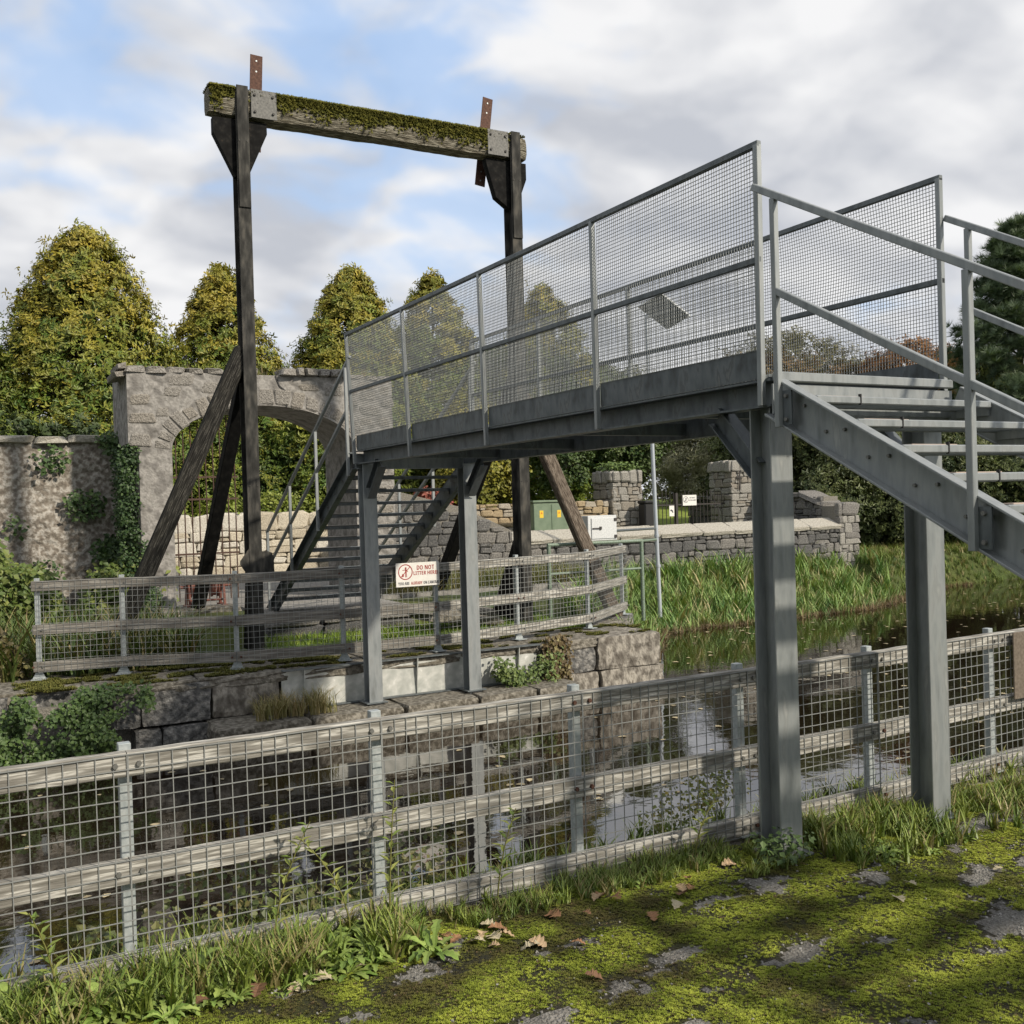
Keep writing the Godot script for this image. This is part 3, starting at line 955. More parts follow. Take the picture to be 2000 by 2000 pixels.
func no_litter(parent: Node, c: Vector3, r: float, ringmat: Material, figmat: Material) -> void:
	var m = MB.new()
	ring(m, c, r * 0.88, r, 0.0015)
	bar(m, c + Vector3(-0.66, -0.66, 0.002 / r) * r, c + Vector3(0.66, 0.66, 0.002 / r) * r, r * 0.09, 0.0012, Vector3(0, 0, 1))
	part(parent, "ban_ring", m, ringmat)
	var f = MB.new()
	var z = Vector3(0, 0, 0.001)
	tube(f, c + Vector3(0.05, 0.5, 0) * r + z * 0.2, c + Vector3(0.05, 0.5, 0) * r + z, r * 0.13, r * 0.13, 10)
	for e in [[0.05, 0.36, 0.08, -0.1, 0.2], [0.02, -0.1, -0.02, -0.66, 0.09], [0.13, -0.1, 0.16, -0.66, 0.09], [0.05, 0.3, -0.4, 0.22, 0.08], [0.1, 0.3, 0.36, 0.0, 0.07]]:
		bar(f, c + Vector3(e[0], e[1], 0) * r + z * 0.7, c + Vector3(e[2], e[3], 0) * r + z * 0.7, r * e[4], 0.0008, Vector3(0, 0, 1))
	extrude(f, PackedVector2Array([Vector2(-0.5, -0.6), Vector2(-0.25, -0.6), Vector2(-0.2, -0.2), Vector2(-0.45, -0.25)]), Transform3D(Basis().scaled(Vector3(r, r, 1)), c + Vector3(0, 0, 0.0002)), 0.001)
	part(parent, "figure", f, figmat)

func litter_sign() -> void:
	var t = thing("warning_sign", "white notice with red lettering hung on the far fence between the bridge pillars", "sign", "", Vector3(0.845, 1.26, -7.075))
	var m = MB.new()
	cham(m, Vector3.ZERO, Vector3(0.575, 0.29, 0.006), 0.002)
	part(t, "panel", m, M.sign_white)
	no_litter(t, Vector3(-0.163, 0.035, 0.0032), 0.095, M.sign_red, M.sign_red)
	words(t, "lettering", "DO NOT", 0.074, Vector3(0.1, 0.08, 0.004), M.sign_red, 0.23)
	words(t, "lettering", "LITTER HERE!", 0.062, Vector3(0.105, 0.014, 0.004), M.sign_red, 0.325)
	words(t, "lettering", "YOU ARE", 0.05, Vector3(-0.186, -0.105, 0.004), M.sign_dark, 0.145)
	words(t, "lettering", "ALREADY", 0.05, Vector3(-0.018, -0.105, 0.004), M.sign_red, 0.15)
	words(t, "lettering", "ON CAMERA!", 0.05, Vector3(0.174, -0.105, 0.004), M.sign_dark, 0.205)

# ------------------------------------------------------------------ stone
var stones := []
func stone_meshes() -> void:
	var r = RandomNumberGenerator.new()
	r.seed = 12
	for i in 9:
		var m = MB.new()
		cham(m, Vector3.ZERO, Vector3.ONE, 0.08 + 0.06 * r.randf(), Basis(), 0.075, r)
		stones.append(m.build())

var blocks := []
func block_meshes() -> void:              # dressed stone: crisper arrises than field stones
	var r = RandomNumberGenerator.new()
	r.seed = 14
	for i in 7:
		var m = MB.new()
		var nz = noise(1.1, 60 + i, 3)
		var n = 7
		for f in 6:
			var ax = f / 2
			var sg = 1.0 if f % 2 else -1.0
			var u = (ax + 1) % 3
			var w = (ax + 2) % 3
			var P = []
			for a in n + 1:
				var row = []
				for b in n + 1:
					var p = Vector3.ZERO
					p[ax] = sg * 0.5
					p[u] = -0.5 + float(a) / n
					p[w] = -0.5 + float(b) / n
					var e = 1.0
					for q in 3:
						if q != ax and absf(p[q]) > 0.495:
							e -= 0.022
					p += Vector3(nz.get_noise_3d(p.x * 2.0, p.y * 2.0, p.z * 2.0), nz.get_noise_3d(p.x * 2.0 + 9, p.y * 2.0, p.z * 2.0), nz.get_noise_3d(p.x * 2.0, p.y * 2.0 + 9, p.z * 2.0)) * 0.035
					row.append(p * e)
				P.append(row)
			for a in n:
				for b in n:
					if sg > 0:
						m.quad(P[a][b], P[a + 1][b], P[a + 1][b + 1], P[a][b + 1])
					else:
						m.quad(P[a][b], P[a][b + 1], P[a + 1][b + 1], P[a + 1][b])
		blocks.append(m.build())

func block(parent: Node, called: String, c: Vector3, s: Vector3, b: Basis, mat: Material, k: int) -> MeshInstance3D:
	var o = partm(parent, called, blocks[k % blocks.size()], mat)
	o.transform = Transform3D(b.scaled_local(s), c)
	return o

func stone(parent: Node, called: String, c: Vector3, s: Vector3, b: Basis, mat: Material, k: int) -> MeshInstance3D:
	var o = partm(parent, called, stones[k % stones.size()], mat)
	o.transform = Transform3D(b.scaled_local(s), c)
	return o

func courses(parent: Node, mats: Array, o: Vector3, u: Vector3, out: Vector3, length: float, y0: float, y1: float, course: float, aspect: float, depth: float, seed_: int, keep = null) -> void:
	# random-coursed rubble: each stone a part of its own
	var r = RandomNumberGenerator.new()
	r.seed = seed_
	var b = Basis(u, Vector3.UP, out)
	var y = y0
	while y < y1 - course * 0.3:
		var h = course * r.randf_range(0.75, 1.3)
		if y + h > y1 - course * 0.45:
			h = y1 - y
		var x = -r.randf() * course * 0.5
		while x < length:
			var w = h * aspect * r.randf_range(0.6, 1.6)
			if x + w > length - course * 0.4:
				w = length - x
			var x0 = maxf(x, 0.0)
			var cuts = [[0.0, 1.0]]
			if r.randf() < 0.32 and w > h * 0.6:
				var f = r.randf_range(0.38, 0.62)
				cuts = [[0.0, f], [f, 1.0]]
			for cut in cuts:
				var hh = h * (cut[1] - cut[0])
				var ww = x + w - x0
				if ww < 0.05 or hh < 0.03:
					continue
				var c = o + u * (x0 + ww * 0.5) + Vector3.UP * (y + h * cut[0] + hh * 0.5 + r.randf_range(-0.012, 0.012)) + out * (r.randf_range(-0.014, 0.016) - depth * 0.5)
				if keep != null and not keep.call(c, ww, hh):
					continue
				var bb = b * Basis(Vector3(0, 0, 1), r.randf_range(-0.06, 0.06))
				stone(parent, "stone", c, Vector3(ww - r.randf_range(0.008, 0.022), hh - r.randf_range(0.006, 0.018), depth), bb, mats[r.randi() % mats.size()], r.randi())
			x += w
		y += h

func copings(parent: Node, mat: Material, o: Vector3, u: Vector3, out: Vector3, length: float, y: float, w: float, h: float, depth: float, seed_: int) -> void:
	var r = RandomNumberGenerator.new()
	r.seed = seed_
	var x = 0.0
	while x < length - 0.05:
		var l = w * r.randf_range(0.7, 1.35)
		if x + l > length - w * 0.4:
			l = length - x
		var c = o + u * (x + l * 0.5) + Vector3.UP * (y + h * 0.5 + r.randf_range(-0.008, 0.008)) - out * (depth * 0.5 - r.randf_range(0.0, 0.03))
		stone(parent, "coping_stone", c, Vector3(l - 0.014, h * r.randf_range(0.94, 1.05), depth), Basis(u, Vector3.UP, out) * Basis(Vector3.UP, r.randf_range(-0.02, 0.02)) * Basis(Vector3(0, 0, 1), r.randf_range(-0.012, 0.012)), mat, r.randi())
		x += l

# ------------------------------------------------------------------ lock walls
const WATER := -0.467
func lock_walls() -> void:
	var r = RandomNumberGenerator.new()
	r.seed = 21
	var t = thing("lock_wall", "old limestone lock wall of big blocks with moss and ivy across the water", "wall")
	# backing
	var m = MB.new()
	span(m, Vector3(-12.0, -2.2, -7.2), Vector3(4.25, 0.1, -8.0))
	part(t, "core", m, M.mortar)
	var X = Vector3(1, 0, 0)
	# big upper blocks left of the girder, lower course under a small ledge
	var xs = [-9.0, -7.4, -5.9, -4.75, -3.65, -2.7, -2.42, -1.68, -0.92]
	for i in xs.size() - 1:
		var w: float = xs[i + 1] - xs[i]
		var zz = -7.0 - (0.32 if xs[i] < -3.2 else 0.0)
		block(t, "block", Vector3(xs[i] + w * 0.5, 0.03, zz - 0.3), Vector3(w - 0.012, 0.42, 0.62), Basis(), M.lock[0] if i != 7 else M.lock[1], i + 2)
		block(t, "block", Vector3(xs[i] + w * 0.5 + 0.2, -0.42, zz - 0.24), Vector3(w - 0.015, 0.42, 0.6), Basis(), M.lock[0], i + 5)
		block(t, "block", Vector3(xs[i] + w * 0.5 - 0.1, -0.86, zz - 0.24), Vector3(w - 0.015, 0.42, 0.6), Basis(), M.lock[0], i + 3)
	# ledge that carries the far pillars
	for e in [[-1.75, -0.75], [-0.72, 0.35], [0.38, 1.3], [1.33, 2.1], [2.13, 2.75]]:
		var w = e[1] - e[0]
		block(t, "ledge_stone", Vector3(e[0] + w * 0.5, -0.325, -6.79), Vector3(w, 0.27, 0.78), Basis(Vector3.UP, r.randf_range(-0.01, 0.01)), M.slab, r.randi())
		block(t, "ledge_stone", Vector3(e[0] + w * 0.5, -0.7, -6.82), Vector3(w, 0.42, 0.74), Basis(), M.lock[1], r.randi())
	# quoin blocks at the canal corner
	var q = [[2.45, 3.35, -7.02], [3.35, 4.4, -6.98]]
	for e in q:
		var w = e[1] - e[0]
		block(t, "quoin", Vector3(e[0] + w * 0.5, 0.05, e[2] - 0.4), Vector3(w - 0.01, 0.44, 0.85), Basis(), M.lock[0] if e[0] < 3.0 else M.lock[1], r.randi())
		block(t, "quoin", Vector3(e[0] + w * 0.5 + 0.05, -0.4, e[2] - 0.4), Vector3(w - 0.01, 0.45, 0.85), Basis(), M.lock[1], r.randi())
		block(t, "quoin", Vector3(e[0] + w * 0.5 + 0.02, -0.85, e[2] - 0.4), Vector3(w - 0.01, 0.45, 0.85), Basis(), M.lock[1], r.randi())
	# returning wall towards the reed bank
	var d = Vector3(1.25, 0, -1.75).normalized()
	for k in 3:
		for j in 3:
			block(t, "quoin", Vector3(4.2, 0.05 - 0.45 * j, -7.35) + d * (0.35 + 0.75 * k) - Vector3(d.z, 0, -d.x) * -0.3, Vector3(0.74, 0.44, 0.6), Basis(d, Vector3.UP, Vector3(-d.z, 0, d.x)), M.lock[(k + j) % 2], r.randi())
	# coping slabs
	var cx = -9.0
	while cx < 4.3:
		var w = r.randf_range(0.85, 1.35)
		var zz = -7.02 - (0.35 if cx < -3.3 else 0.0)
		var x1 = minf(cx + w, 4.35)
		block(t, "coping_slab", Vector3((cx + x1) * 0.5, 0.205, zz - 0.55), Vector3(x1 - cx - 0.012, 0.13, 1.16), Basis(Vector3(0, 0, 1), r.randf_range(-0.006, 0.006)), M.slab, r.randi())
		cx = x1
	# galvanised girder built in below the coping
	var g = thing("steel_girder", "pale galvanised girder set under the far coping, behind the bridge pillars", "girder")
	var gm = MB.new()
	span(gm, Vector3(-0.9, -0.17, -7.0), Vector3(2.44, 0.26, -7.012))
	part(g, "web", gm, M.girder)
	for e in [[0.26, 0.274], [-0.184, -0.17]]:
		var fm = MB.new()
		span(fm, Vector3(-0.9, e[0], -6.93), Vector3(2.46, e[1], -7.012))
		part(g, "flange", fm, M.galv_dull_shaded)
	for x in [-0.64, 0.76, 2.16]:
		var sm = MB.new()
		extrude(sm, PackedVector2Array([Vector2(0, -0.17), Vector2(0.02, -0.17), Vector2(0.065, 0.26), Vector2(0, 0.26)]), Transform3D(Basis(Vector3(0, 0, 1), Vector3.UP, Vector3(-1, 0, 0)), Vector3(x, 0, -7.0)), 0.01)
		part(g, "stiffener", sm, M.girder)
	# near side wall and coping
	var n = thing("lock_wall", "near lock wall with cracked grey coping stones under the white fence", "wall")
	var nm = MB.new()
	span(nm, Vector3(-12.0, -2.2, -0.8), Vector3(30.0, -0.13, 0.3))
	part(n, "core", nm, M.mortar)
	var x = -8.0
	while x < 9.0:
		var w = r.randf_range(0.5, 1.0)
		block(n, "coping_stone", Vector3(x + w * 0.5, -0.095, -0.48 - clampf((x - 1.0) * 0.06, 0, 0.5)), Vector3(w - 0.02, 0.13, 0.74), Basis(Vector3.UP, r.randf_range(-0.03, 0.03)) * Basis(Vector3(0, 0, 1), r.randf_range(-0.012, 0.012)), M.slab, r.randi())
		x += w
	for k in 22:
		block(n, "face_stone", Vector3(-8.0 + k * 0.72, -0.32 - 0.0, -0.78), Vector3(0.7, 0.3, 0.12), Basis(), M.lock[k % 2], r.randi())

# ------------------------------------------------------------------ gateway, garden wall and what lies behind
func gateway() -> void:
	var t = thing("arched_gateway", "weathered stone gateway with a wide flattened arch and broken coping behind the gantry", "gateway")
	var zf = -12.3
	var dep = 1.62
	var pts = PackedVector2Array()
	pts.append(Vector2(-1.57, 0.3))
	pts.append(Vector2(-1.57, 3.17))
	pts.append(Vector2(-1.72, 3.2))
	pts.append(Vector2(-1.72, 4.33))
	pts.append(Vector2(2.68, 4.33))
	pts.append(Vector2(2.68, 0.3))
	pts.append(Vector2(1.97, 0.3))
	for i in 25:
		var a = PI * i / 24.0
		pts.append(Vector2(0.45 + 1.52 * cos(a), 3.1 + 0.73 * sin(a)))
	pts.append(Vector2(-1.07, 0.3))
	var m = MB.new()
	extrude(m, pts, Transform3D(Basis(), Vector3(0, 0, zf - dep)), dep)
	part(t, "wall_body", m, M.render)
	var inside = func(c: Vector3, w: float, h: float) -> bool:
		var x = c.x
		var y = c.y
		if absf(x - 0.45) < 1.8 + w * 0.5:
			var q = (x - 0.45) / (1.82 + w * 0.4)
			var top = 3.1 + (1.03 + h * 0.5) * sqrt(maxf(0.0, 1.0 - q * q))
			if y < top:
				return false
		if x - w * 0.5 < -1.72 or x + w * 0.5 > 2.7:
			return false
		if y < 3.2 and x - w * 0.5 < -1.58:
			return false
		return true
	# field stones standing slightly proud of the old render
	var r = RandomNumberGenerator.new()
	r.seed = 33
	var placed = []
	for i in 1500:
		var right = r.randf() < 0.42
		var c = Vector3(r.randf_range(-1.68, 2.64), r.randf_range(0.6, 4.24), zf)
		if right:
			c.x = r.randf_range(1.15, 2.64)
		elif c.y < 3.0 and r.randf() < 0.8:
			continue
		var s = Vector2(r.randf_range(0.16, 0.42), r.randf_range(0.1, 0.2))
		if not inside.call(c, s.x, s.y):
			continue
		var hit = false
		for p in placed:
			if absf(p[0].x - c.x) < (p[1].x + s.x) * 0.5 + 0.012 and absf(p[0].y - c.y) < (p[1].y + s.y) * 0.5 + 0.012:
				hit = true
				break
		if hit:
			continue
		placed.append([c, s])
		if placed.size() > 210:
			break
		stone(t, "stone", c + Vector3(0, 0, -0.05 + r.randf_range(0.004, 0.022)), Vector3(s.x, s.y, 0.1), Basis(Vector3(0, 0, 1), r.randf_range(-0.07, 0.07)), M.arch_stone[r.randi() % 2], r.randi())
	# arch ring
	for i in 19:
		var a = PI * (i + 0.5) / 19.0
		var c = Vector3(0.45 + 1.66 * cos(a), 3.1 + 0.87 * sin(a), zf - 0.09 + r.randf_range(0.004, 0.016))
		var tg = Vector3(-1.66 * sin(a), 0.87 * cos(a), 0)
		var ln = tg.length() * PI / 19.0
		tg = tg.normalized()
		stone(t, "voussoir", c, Vector3(ln - 0.012, 0.26 * r.randf_range(0.9, 1.1), 0.2), Basis(tg, Vector3(0, 0, 1).cross(tg), Vector3(0, 0, 1)), M.arch_stone[r.randi() % 2], r.randi())
	# crack through the crown
	var cr = MB.new()
	var cp = [Vector2(0.62, 4.33), Vector2(0.68, 4.16), Vector2(0.78, 4.08), Vector2(0.76, 3.95), Vector2(0.80, 3.82)]
	for i in cp.size() - 1:
		bar(cr, Vector3(cp[i].x, cp[i].y, zf + 0.012), Vector3(cp[i + 1].x, cp[i + 1].y, zf + 0.012), 0.02, 0.008, Vector3(0, 0, 1))
	part(t, "crack", cr, M.black)
	# ragged coping and the oversailing stones
	copings(t, M.arch_stone[0], Vector3(-1.74, 0, zf + 0.02), Vector3(1, 0, 0), Vector3(0, 0, 1), 1.9, 4.3, 0.3, 0.12, 0.5, 3)
	copings(t, M.arch_stone[1], Vector3(0.05, 0, zf + 0.06), Vector3(1, 0, 0), Vector3(0, 0, 1), 0.28, 4.32, 0.3, 0.1, 0.5, 5)
	copings(t, M.arch_stone[0], Vector3(0.7, 0, zf + 0.11), Vector3(1, 0, 0), Vector3(0, 0, 1), 1.15, 4.33, 0.2, 0.13, 0.5, 4)
	copings(t, M.arch_stone[1], Vector3(1.88, 0, zf + 0.0), Vector3(1, 0, 0), Vector3(0, 0, 1), 0.8, 4.31, 0.25, 0.08, 0.5, 6)
	for e in [[-1.8, 4.28, 0.22], [-1.78, 4.4, 0.16]]:
		stone(t, "coping_stone", Vector3(e[0], e[1], zf - 0.45), Vector3(e[2], 0.1, 0.9), Basis(Vector3(0, 0, 1), 0.2), M.arch_stone[1], r.randi())
	# left garden wall
	var g = thing("garden_wall", "high mottled garden wall, pale render stained brown, beside the arched gateway", "wall")
	var gm = MB.new()
	var nz = noise(0.9, 8, 4)
	var nx = 90
	var ny = 44
	var P = []
	for j in ny + 1:
		var row = []
		for i in nx + 1:
			var x = lerpf(-12.0, -1.74, float(i) / nx)
			var y = lerpf(-0.3, 3.3, float(j) / ny)
			row.append(Vector3(x, y, -13.6 + nz.get_noise_3d(x * 1.5, y * 2.0, 0) * 0.06 + nz.get_noise_3d(x * 7.0, y * 7.0, 5) * 0.018))
		P.append(row)
	for j in ny:
		for i in nx:
			gm.quad(P[j][i], P[j][i + 1], P[j + 1][i + 1], P[j + 1][i])
	span(gm, Vector3(-12.0, -0.3, -13.75), Vector3(-1.74, 3.28, -14.2))
	part(g, "wall_face", gm, M.garden)
	copings(g, M.coping, Vector3(-12.0, 0, -13.52), Vector3(1, 0, 0), Vector3(0, 0, 1), 10.2, 3.28, 0.6, 0.12, 0.7, 15)
	# iron gate leaf standing in the arch
	var ig = thing("iron_gate", "rusty iron bar gate leaf closed across the left half of the arch", "gate")
	for i in 9:
		var x = -0.96 + 0.117 * i
		var bm = MB.new()
		var q = (x - 0.45) / 1.52
		tube(bm, Vector3(x, 0.66, -12.62), Vector3(x, 3.05 + 0.7 * sqrt(maxf(0.05, 1.0 - q * q)), -12.62), 0.011, 0.011, 6)
		part(ig, "bar", bm, M.iron_rust)
	for y in [1.42, 2.31, 2.67]:
		var bm = MB.new()
		box(bm, Vector3(-0.5, y, -12.62), Vector3(1.05, 0.03, 0.014))
		part(ig, "cross_bar", bm, M.iron_rust)
	# winch on the platform
	var w = thing("gate_winch", "rusty red iron winch with two wheels standing in front of the arch", "winch")
	for e in [-1.0, -0.48]:
		var fm = MB.new()
		for dz in [-0.16, 0.16]:
			bar(fm, Vector3(e, 0.62, -11.75 + dz), Vector3(e, 1.08, -11.75 + dz * 0.5), 0.035, 0.06, Vector3(0, 0, 1), 0.004)
		box(fm, Vector3(e, 0.64, -11.75), Vector3(0.09, 0.05, 0.42))
		box(fm, Vector3(e, 1.08, -11.75), Vector3(0.06, 0.06, 0.24))
		part(w, "side_frame", fm, M.winch_red)
	for e in [-0.92, -0.6]:
		var wm = MB.new()
		tube(wm, Vector3(e - 0.045, 0.95, -11.75), Vector3(e + 0.045, 0.95, -11.75), 0.15, 0.15, 20)
		tube(wm, Vector3(e - 0.055, 0.95, -11.75), Vector3(e - 0.035, 0.95, -11.75), 0.17, 0.17, 20)
		tube(wm, Vector3(e + 0.035, 0.95, -11.75), Vector3(e + 0.055, 0.95, -11.75), 0.17, 0.17, 20)
		part(w, "wheel", wm, M.winch_red)
	var am = MB.new()
	tube(am, Vector3(-1.12, 0.95, -11.75), Vector3(-0.36, 0.95, -11.75), 0.025, 0.025, 10)
	part(w, "axle", am, M.winch_red)
	var tm = MB.new()
	tube(tm, Vector3(-1.0, 0.74, -11.66), Vector3(-0.48, 0.74, -11.66), 0.018, 0.018, 8)
	part(w, "tie_bar", tm, M.winch_red)
	# sunlit wall seen through the arch
	var b = thing("boundary_wall", "sunlit cream rubble wall seen through the arch, hedge along its top", "wall")
	var bm2 = MB.new()
	span(bm2, Vector3(-4.0, 0.3, -18.58), Vector3(6.2, 2.0, -19.0))
	part(b, "core", bm2, M.mortar_pale)
	courses(b, M.cream, Vector3(-4.0, 0, -18.5), Vector3(1, 0, 0), Vector3(0, 0, 1), 10.2, 0.55, 2.06, 0.27, 1.35, 0.14, 9)

func pier(label: String, x: float, z: float, w: float, top: float, seed_: int) -> void:
	var t = thing("gate_pier", label, "pier", "stone piers of the far gate")
	var m = MB.new()
	span(m, Vector3(x + 0.06, 0.5, z - 0.06), Vector3(x + w - 0.06, top - 0.05, z - w + 0.06))
	part(t, "core", m, M.mortar)
	for f in 3:
		var o = Vector3(x, 0, z)
		var u = Vector3(1, 0, 0)
		var out = Vector3(0, 0, 1)
		if f == 1:
			o = Vector3(x, 0, z - w)
			u = Vector3(0, 0, 1)
			out = Vector3(-1, 0, 0)
		if f == 2:
			o = Vector3(x + w, 0, z)
			u = Vector3(0, 0, -1)
			out = Vector3(1, 0, 0)
		courses(t, M.granite, o, u, out, w, 0.7, top - 0.3, 0.2, 1.3, 0.14, seed_ + f)
		copings(t, M.granite[0], o + out * 0.04, u, out, w, top - 0.3, 0.26, 0.3, 0.2, seed_ + 5 + f)

func right_side() -> void:
	# low canal wall
	var t = thing("canal_wall", "low dark limestone wall with pale sloping coping stones behind the reeds", "wall")
	var m = MB.new()
	span(m, Vector3(4.6, -0.2, -14.1), Vector3(15.7, 1.27, -14.5))
	part(t, "core", m, M.mortar)
	courses(t, M.lime, Vector3(4.6, 0, -14.0), Vector3(1, 0, 0), Vector3(0, 0, 1), 11.0, 0.22, 1.27, 0.215, 1.25, 0.16, 51)
	var r = RandomNumberGenerator.new()
	r.seed = 3
	var x = 5.9
	while x < 15.2:
		var w = minf(r.randf_range(0.75, 1.2), 15.25 - x)
		block(t, "coping_stone", Vector3(x + w * 0.5, 1.37, -14.17), Vector3(w - 0.01, 0.1, 0.48), Basis(Vector3(1, 0, 0), 0.42) * Basis(Vector3.UP, 0.02), M.coping, r.randi())
		x += w
	# ramped left end of that wall
	var rp = thing("canal_wall", "dark limestone wall ramping up beside the arched gateway, dry grass at its foot", "wall")
	var rm = MB.new()
	extrude(rm, PackedVector2Array([Vector2(2.4, 0.2), Vector2(5.7, 0.2), Vector2(5.7, 1.55), Vector2(5.2, 1.78), Vector2(4.6, 2.05), Vector2(2.4, 2.6)]), Transform3D(Basis(), Vector3(0, 0, -13.9)), 0.3)
	part(rp, "core", rm, M.mortar)
	var under = func(c: Vector3, _w: float, h: float) -> bool:
		var lim = 2.6 - (c.x - 2.4) * 0.25 if c.x < 4.6 else 2.05 - (c.x - 4.6) * 0.45
		return c.y + h * 0.5 < lim + 0.06
	courses(rp, M.lime, Vector3(2.4, 0, -13.55), Vector3(1, 0, 0), Vector3(0, 0, 1), 3.3, 0.25, 2.6, 0.2, 1.2, 0.14, 61, under)
	# end pier and return wall of the canal wall
	var e = thing("return_wall", "stone return wall with a sloped coping at the far end of the canal wall", "wall")
	var em = MB.new()
	span(em, Vector3(15.22, -0.2, -14.05), Vector3(15.85, 1.8, -14.6))
	span(em, Vector3(15.3, -0.2, -14.6), Vector3(15.8, 2.05, -20.0))
	part(e, "core", em, M.mortar)
	courses(e, [M.lime[1], M.granite[0]], Vector3(15.18, 0, -13.98), Vector3(1, 0, 0), Vector3(0, 0, 1), 0.72, 0.2, 1.88, 0.24, 1.1, 0.16, 71)
	courses(e, M.lime, Vector3(15.2, 0, -20.0), Vector3(0, 0, 1), Vector3(-1, 0, 0), 5.4, 1.0, 2.05, 0.17, 1.5, 0.14, 72)
	copings(e, M.lime[1], Vector3(15.12, 0, -20.0), Vector3(0, 0, 1), Vector3(-1, 0, 0), 4.7, 2.05, 0.5, 0.12, 0.7, 73)
	stone(e, "coping_stone", Vector3(15.5, 2.0, -14.95), Vector3(0.72, 0.13, 0.95), Basis(Vector3(1, 0, 0), 0.36), M.lime[1], 2)
	# upper sandstone wall and the gate
	var s = thing("upper_wall", "honey coloured coursed stone wall behind the green cabinet", "wall")
	var sm = MB.new()
	span(sm, Vector3(4.0, 0.3, -17.08), Vector3(10.3, 2.0, -17.5))
	part(s, "core", sm, M.mortar_pale)
	courses(s, [M.sand[0], M.sand[0], M.sand[1]], Vector3(4.0, 0, -17.0), Vector3(1, 0, 0), Vector3(0, 0, 1), 6.35, 0.9, 2.1, 0.2, 1.6, 0.14, 81)
	pier("grey granite gate pier with plants growing on top, beside the litter bin", 10.4, -16.9, 0.92, 2.85, 90)
	pier("tall stone gate pier with an iron cross fixed to its face", 14.27, -16.9, 0.95, 3.1, 95)
	var cx = thing("iron_cross", "small dark iron cross fixed on the taller gate pier", "cross")
	var cm = MB.new()
	box(cm, Vector3(14.53, 2.55, -16.86), Vector3(0.035, 0.5, 0.02))
	box(cm, Vector3(14.53, 2.64, -16.855), Vector3(0.24, 0.035, 0.02))
	part(cx, "cross", cm, M.iron)
	var gate = thing("iron_gate", "black iron railing gate between the two stone piers, lawn behind", "gate")
	var gx = 11.42
	while gx < 14.26:
		var bm = MB.new()
		var top = 2.26 if int(round(gx * 20)) % 3 else 2.32
		tube(bm, Vector3(gx, 1.0, -17.2), Vector3(gx, top - 0.06, -17.2), 0.011, 0.011, 6)
		tube(bm, Vector3(gx, top - 0.06, -17.2), Vector3(gx, top, -17.2), 0.016, 0.001, 6)
		part(gate, "bar", bm, M.iron)
		gx += 0.125
	for y in [1.08, 1.94]:
		var bm = MB.new()
		box(bm, Vector3(12.83, y, -17.2), Vector3(2.9, 0.035, 0.016))
		part(gate, "rail", bm, M.iron)
	var pm = MB.new()
	box(pm, Vector3(12.62, 1.6, -17.2), Vector3(0.07, 1.3, 0.07))
	part(gate, "post", pm, M.iron)
	var sg = thing("gate_sign", "white notice with a ban symbol on the iron railing gate", "sign", "", Vector3(13.05, 2.05, -17.17))
	var s1 = MB.new()
	cham(s1, Vector3.ZERO, Vector3(0.46, 0.28, 0.008), 0.002)
	part(sg, "panel", s1, M.sign_white)
	no_litter(sg, Vector3(-0.13, 0.02, 0.005), 0.085, M.sign_dark, M.sign_dark)
	words(sg, "lettering", "DO NOT", 0.05, Vector3(0.09, 0.065, 0.005), M.sign_dark)
	words(sg, "lettering", "LITTER HERE!", 0.045, Vector3(0.09, 0.0, 0.005), M.sign_dark, 0.24)
	var sg2 = thing("gate_sign", "narrow upright white notice with a dark dog shape on the railing gate", "sign", "", Vector3(12.45, 1.78, -17.17))
	var s2 = MB.new()
	cham(s2, Vector3.ZERO, Vector3(0.16, 0.28, 0.008), 0.002)
	part(sg2, "panel", s2, M.sign_white)
	var dg = MB.new()
	for q in [[Vector2(-0.04, 0.03), Vector2(0.03, -0.01), 0.04], [Vector2(0.02, 0.0), Vector2(0.035, -0.05), 0.025], [Vector2(-0.03, 0.03), Vector2(-0.045, 0.0), 0.02]]:
		bar(dg, Vector3(q[0].x, q[0].y, 0.005), Vector3(q[1].x, q[1].y, 0.005), q[2], 0.002, Vector3(0, 0, 1))
	part(sg2, "emblem", dg, M.sign_dark)
	# litter bin
	var lb = thing("litter_bin", "tall black litter bin beside the grey gate pier", "bin", "", Vector3(11.18, 0.9, -16.55))
	var l1 = MB.new()
	cham(l1, Vector3(0, 0.55, 0), Vector3(0.3, 1.1, 0.3), 0.03)
	part(lb, "body", l1, M.black)
	var l2 = MB.new()
	cham(l2, Vector3(0, 1.14, 0), Vector3(0.34, 0.09, 0.34), 0.03)
	part(lb, "lid", l2, M.black)
	# green cabinet
	var c = thing("utility_cabinet", "green steel two-door utility cabinet with yellow warning labels", "cabinet", "", Vector3(8.0, 0.9, -15.9))
	var c1 = MB.new()
	cham(c1, Vector3(0, 0.6, -0.2), Vector3(0.94, 1.2, 0.4), 0.01)
	part(c, "body", c1, M.cab_green)
	var c2 = MB.new()
	cham(c2, Vector3(0, 1.225, -0.19), Vector3(1.0, 0.05, 0.46), 0.01)
	part(c, "roof", c2, M.cab_green)
	for dx in [-0.236, 0.236]:
		var d1 = MB.new()
		cham(d1, Vector3(dx, 0.6, 0.006), Vector3(0.455, 1.1, 0.012), 0.004)
		var dn = part(c, "door", d1, M.cab_green)
		var y1 = MB.new()
		box(y1, Vector3(dx - 0.03, 0.93, 0.0135), Vector3(0.1, 0.17, 0.003))
		part(dn, "warning_label", y1, M.yellow)
		var y2 = MB.new()
		extrude(y2, PackedVector2Array([Vector2(-0.03, 0), Vector2(0.03, 0), Vector2(0, 0.055)]), Transform3D(Basis(), Vector3(dx - 0.03, 0.935, 0.015)), 0.002)
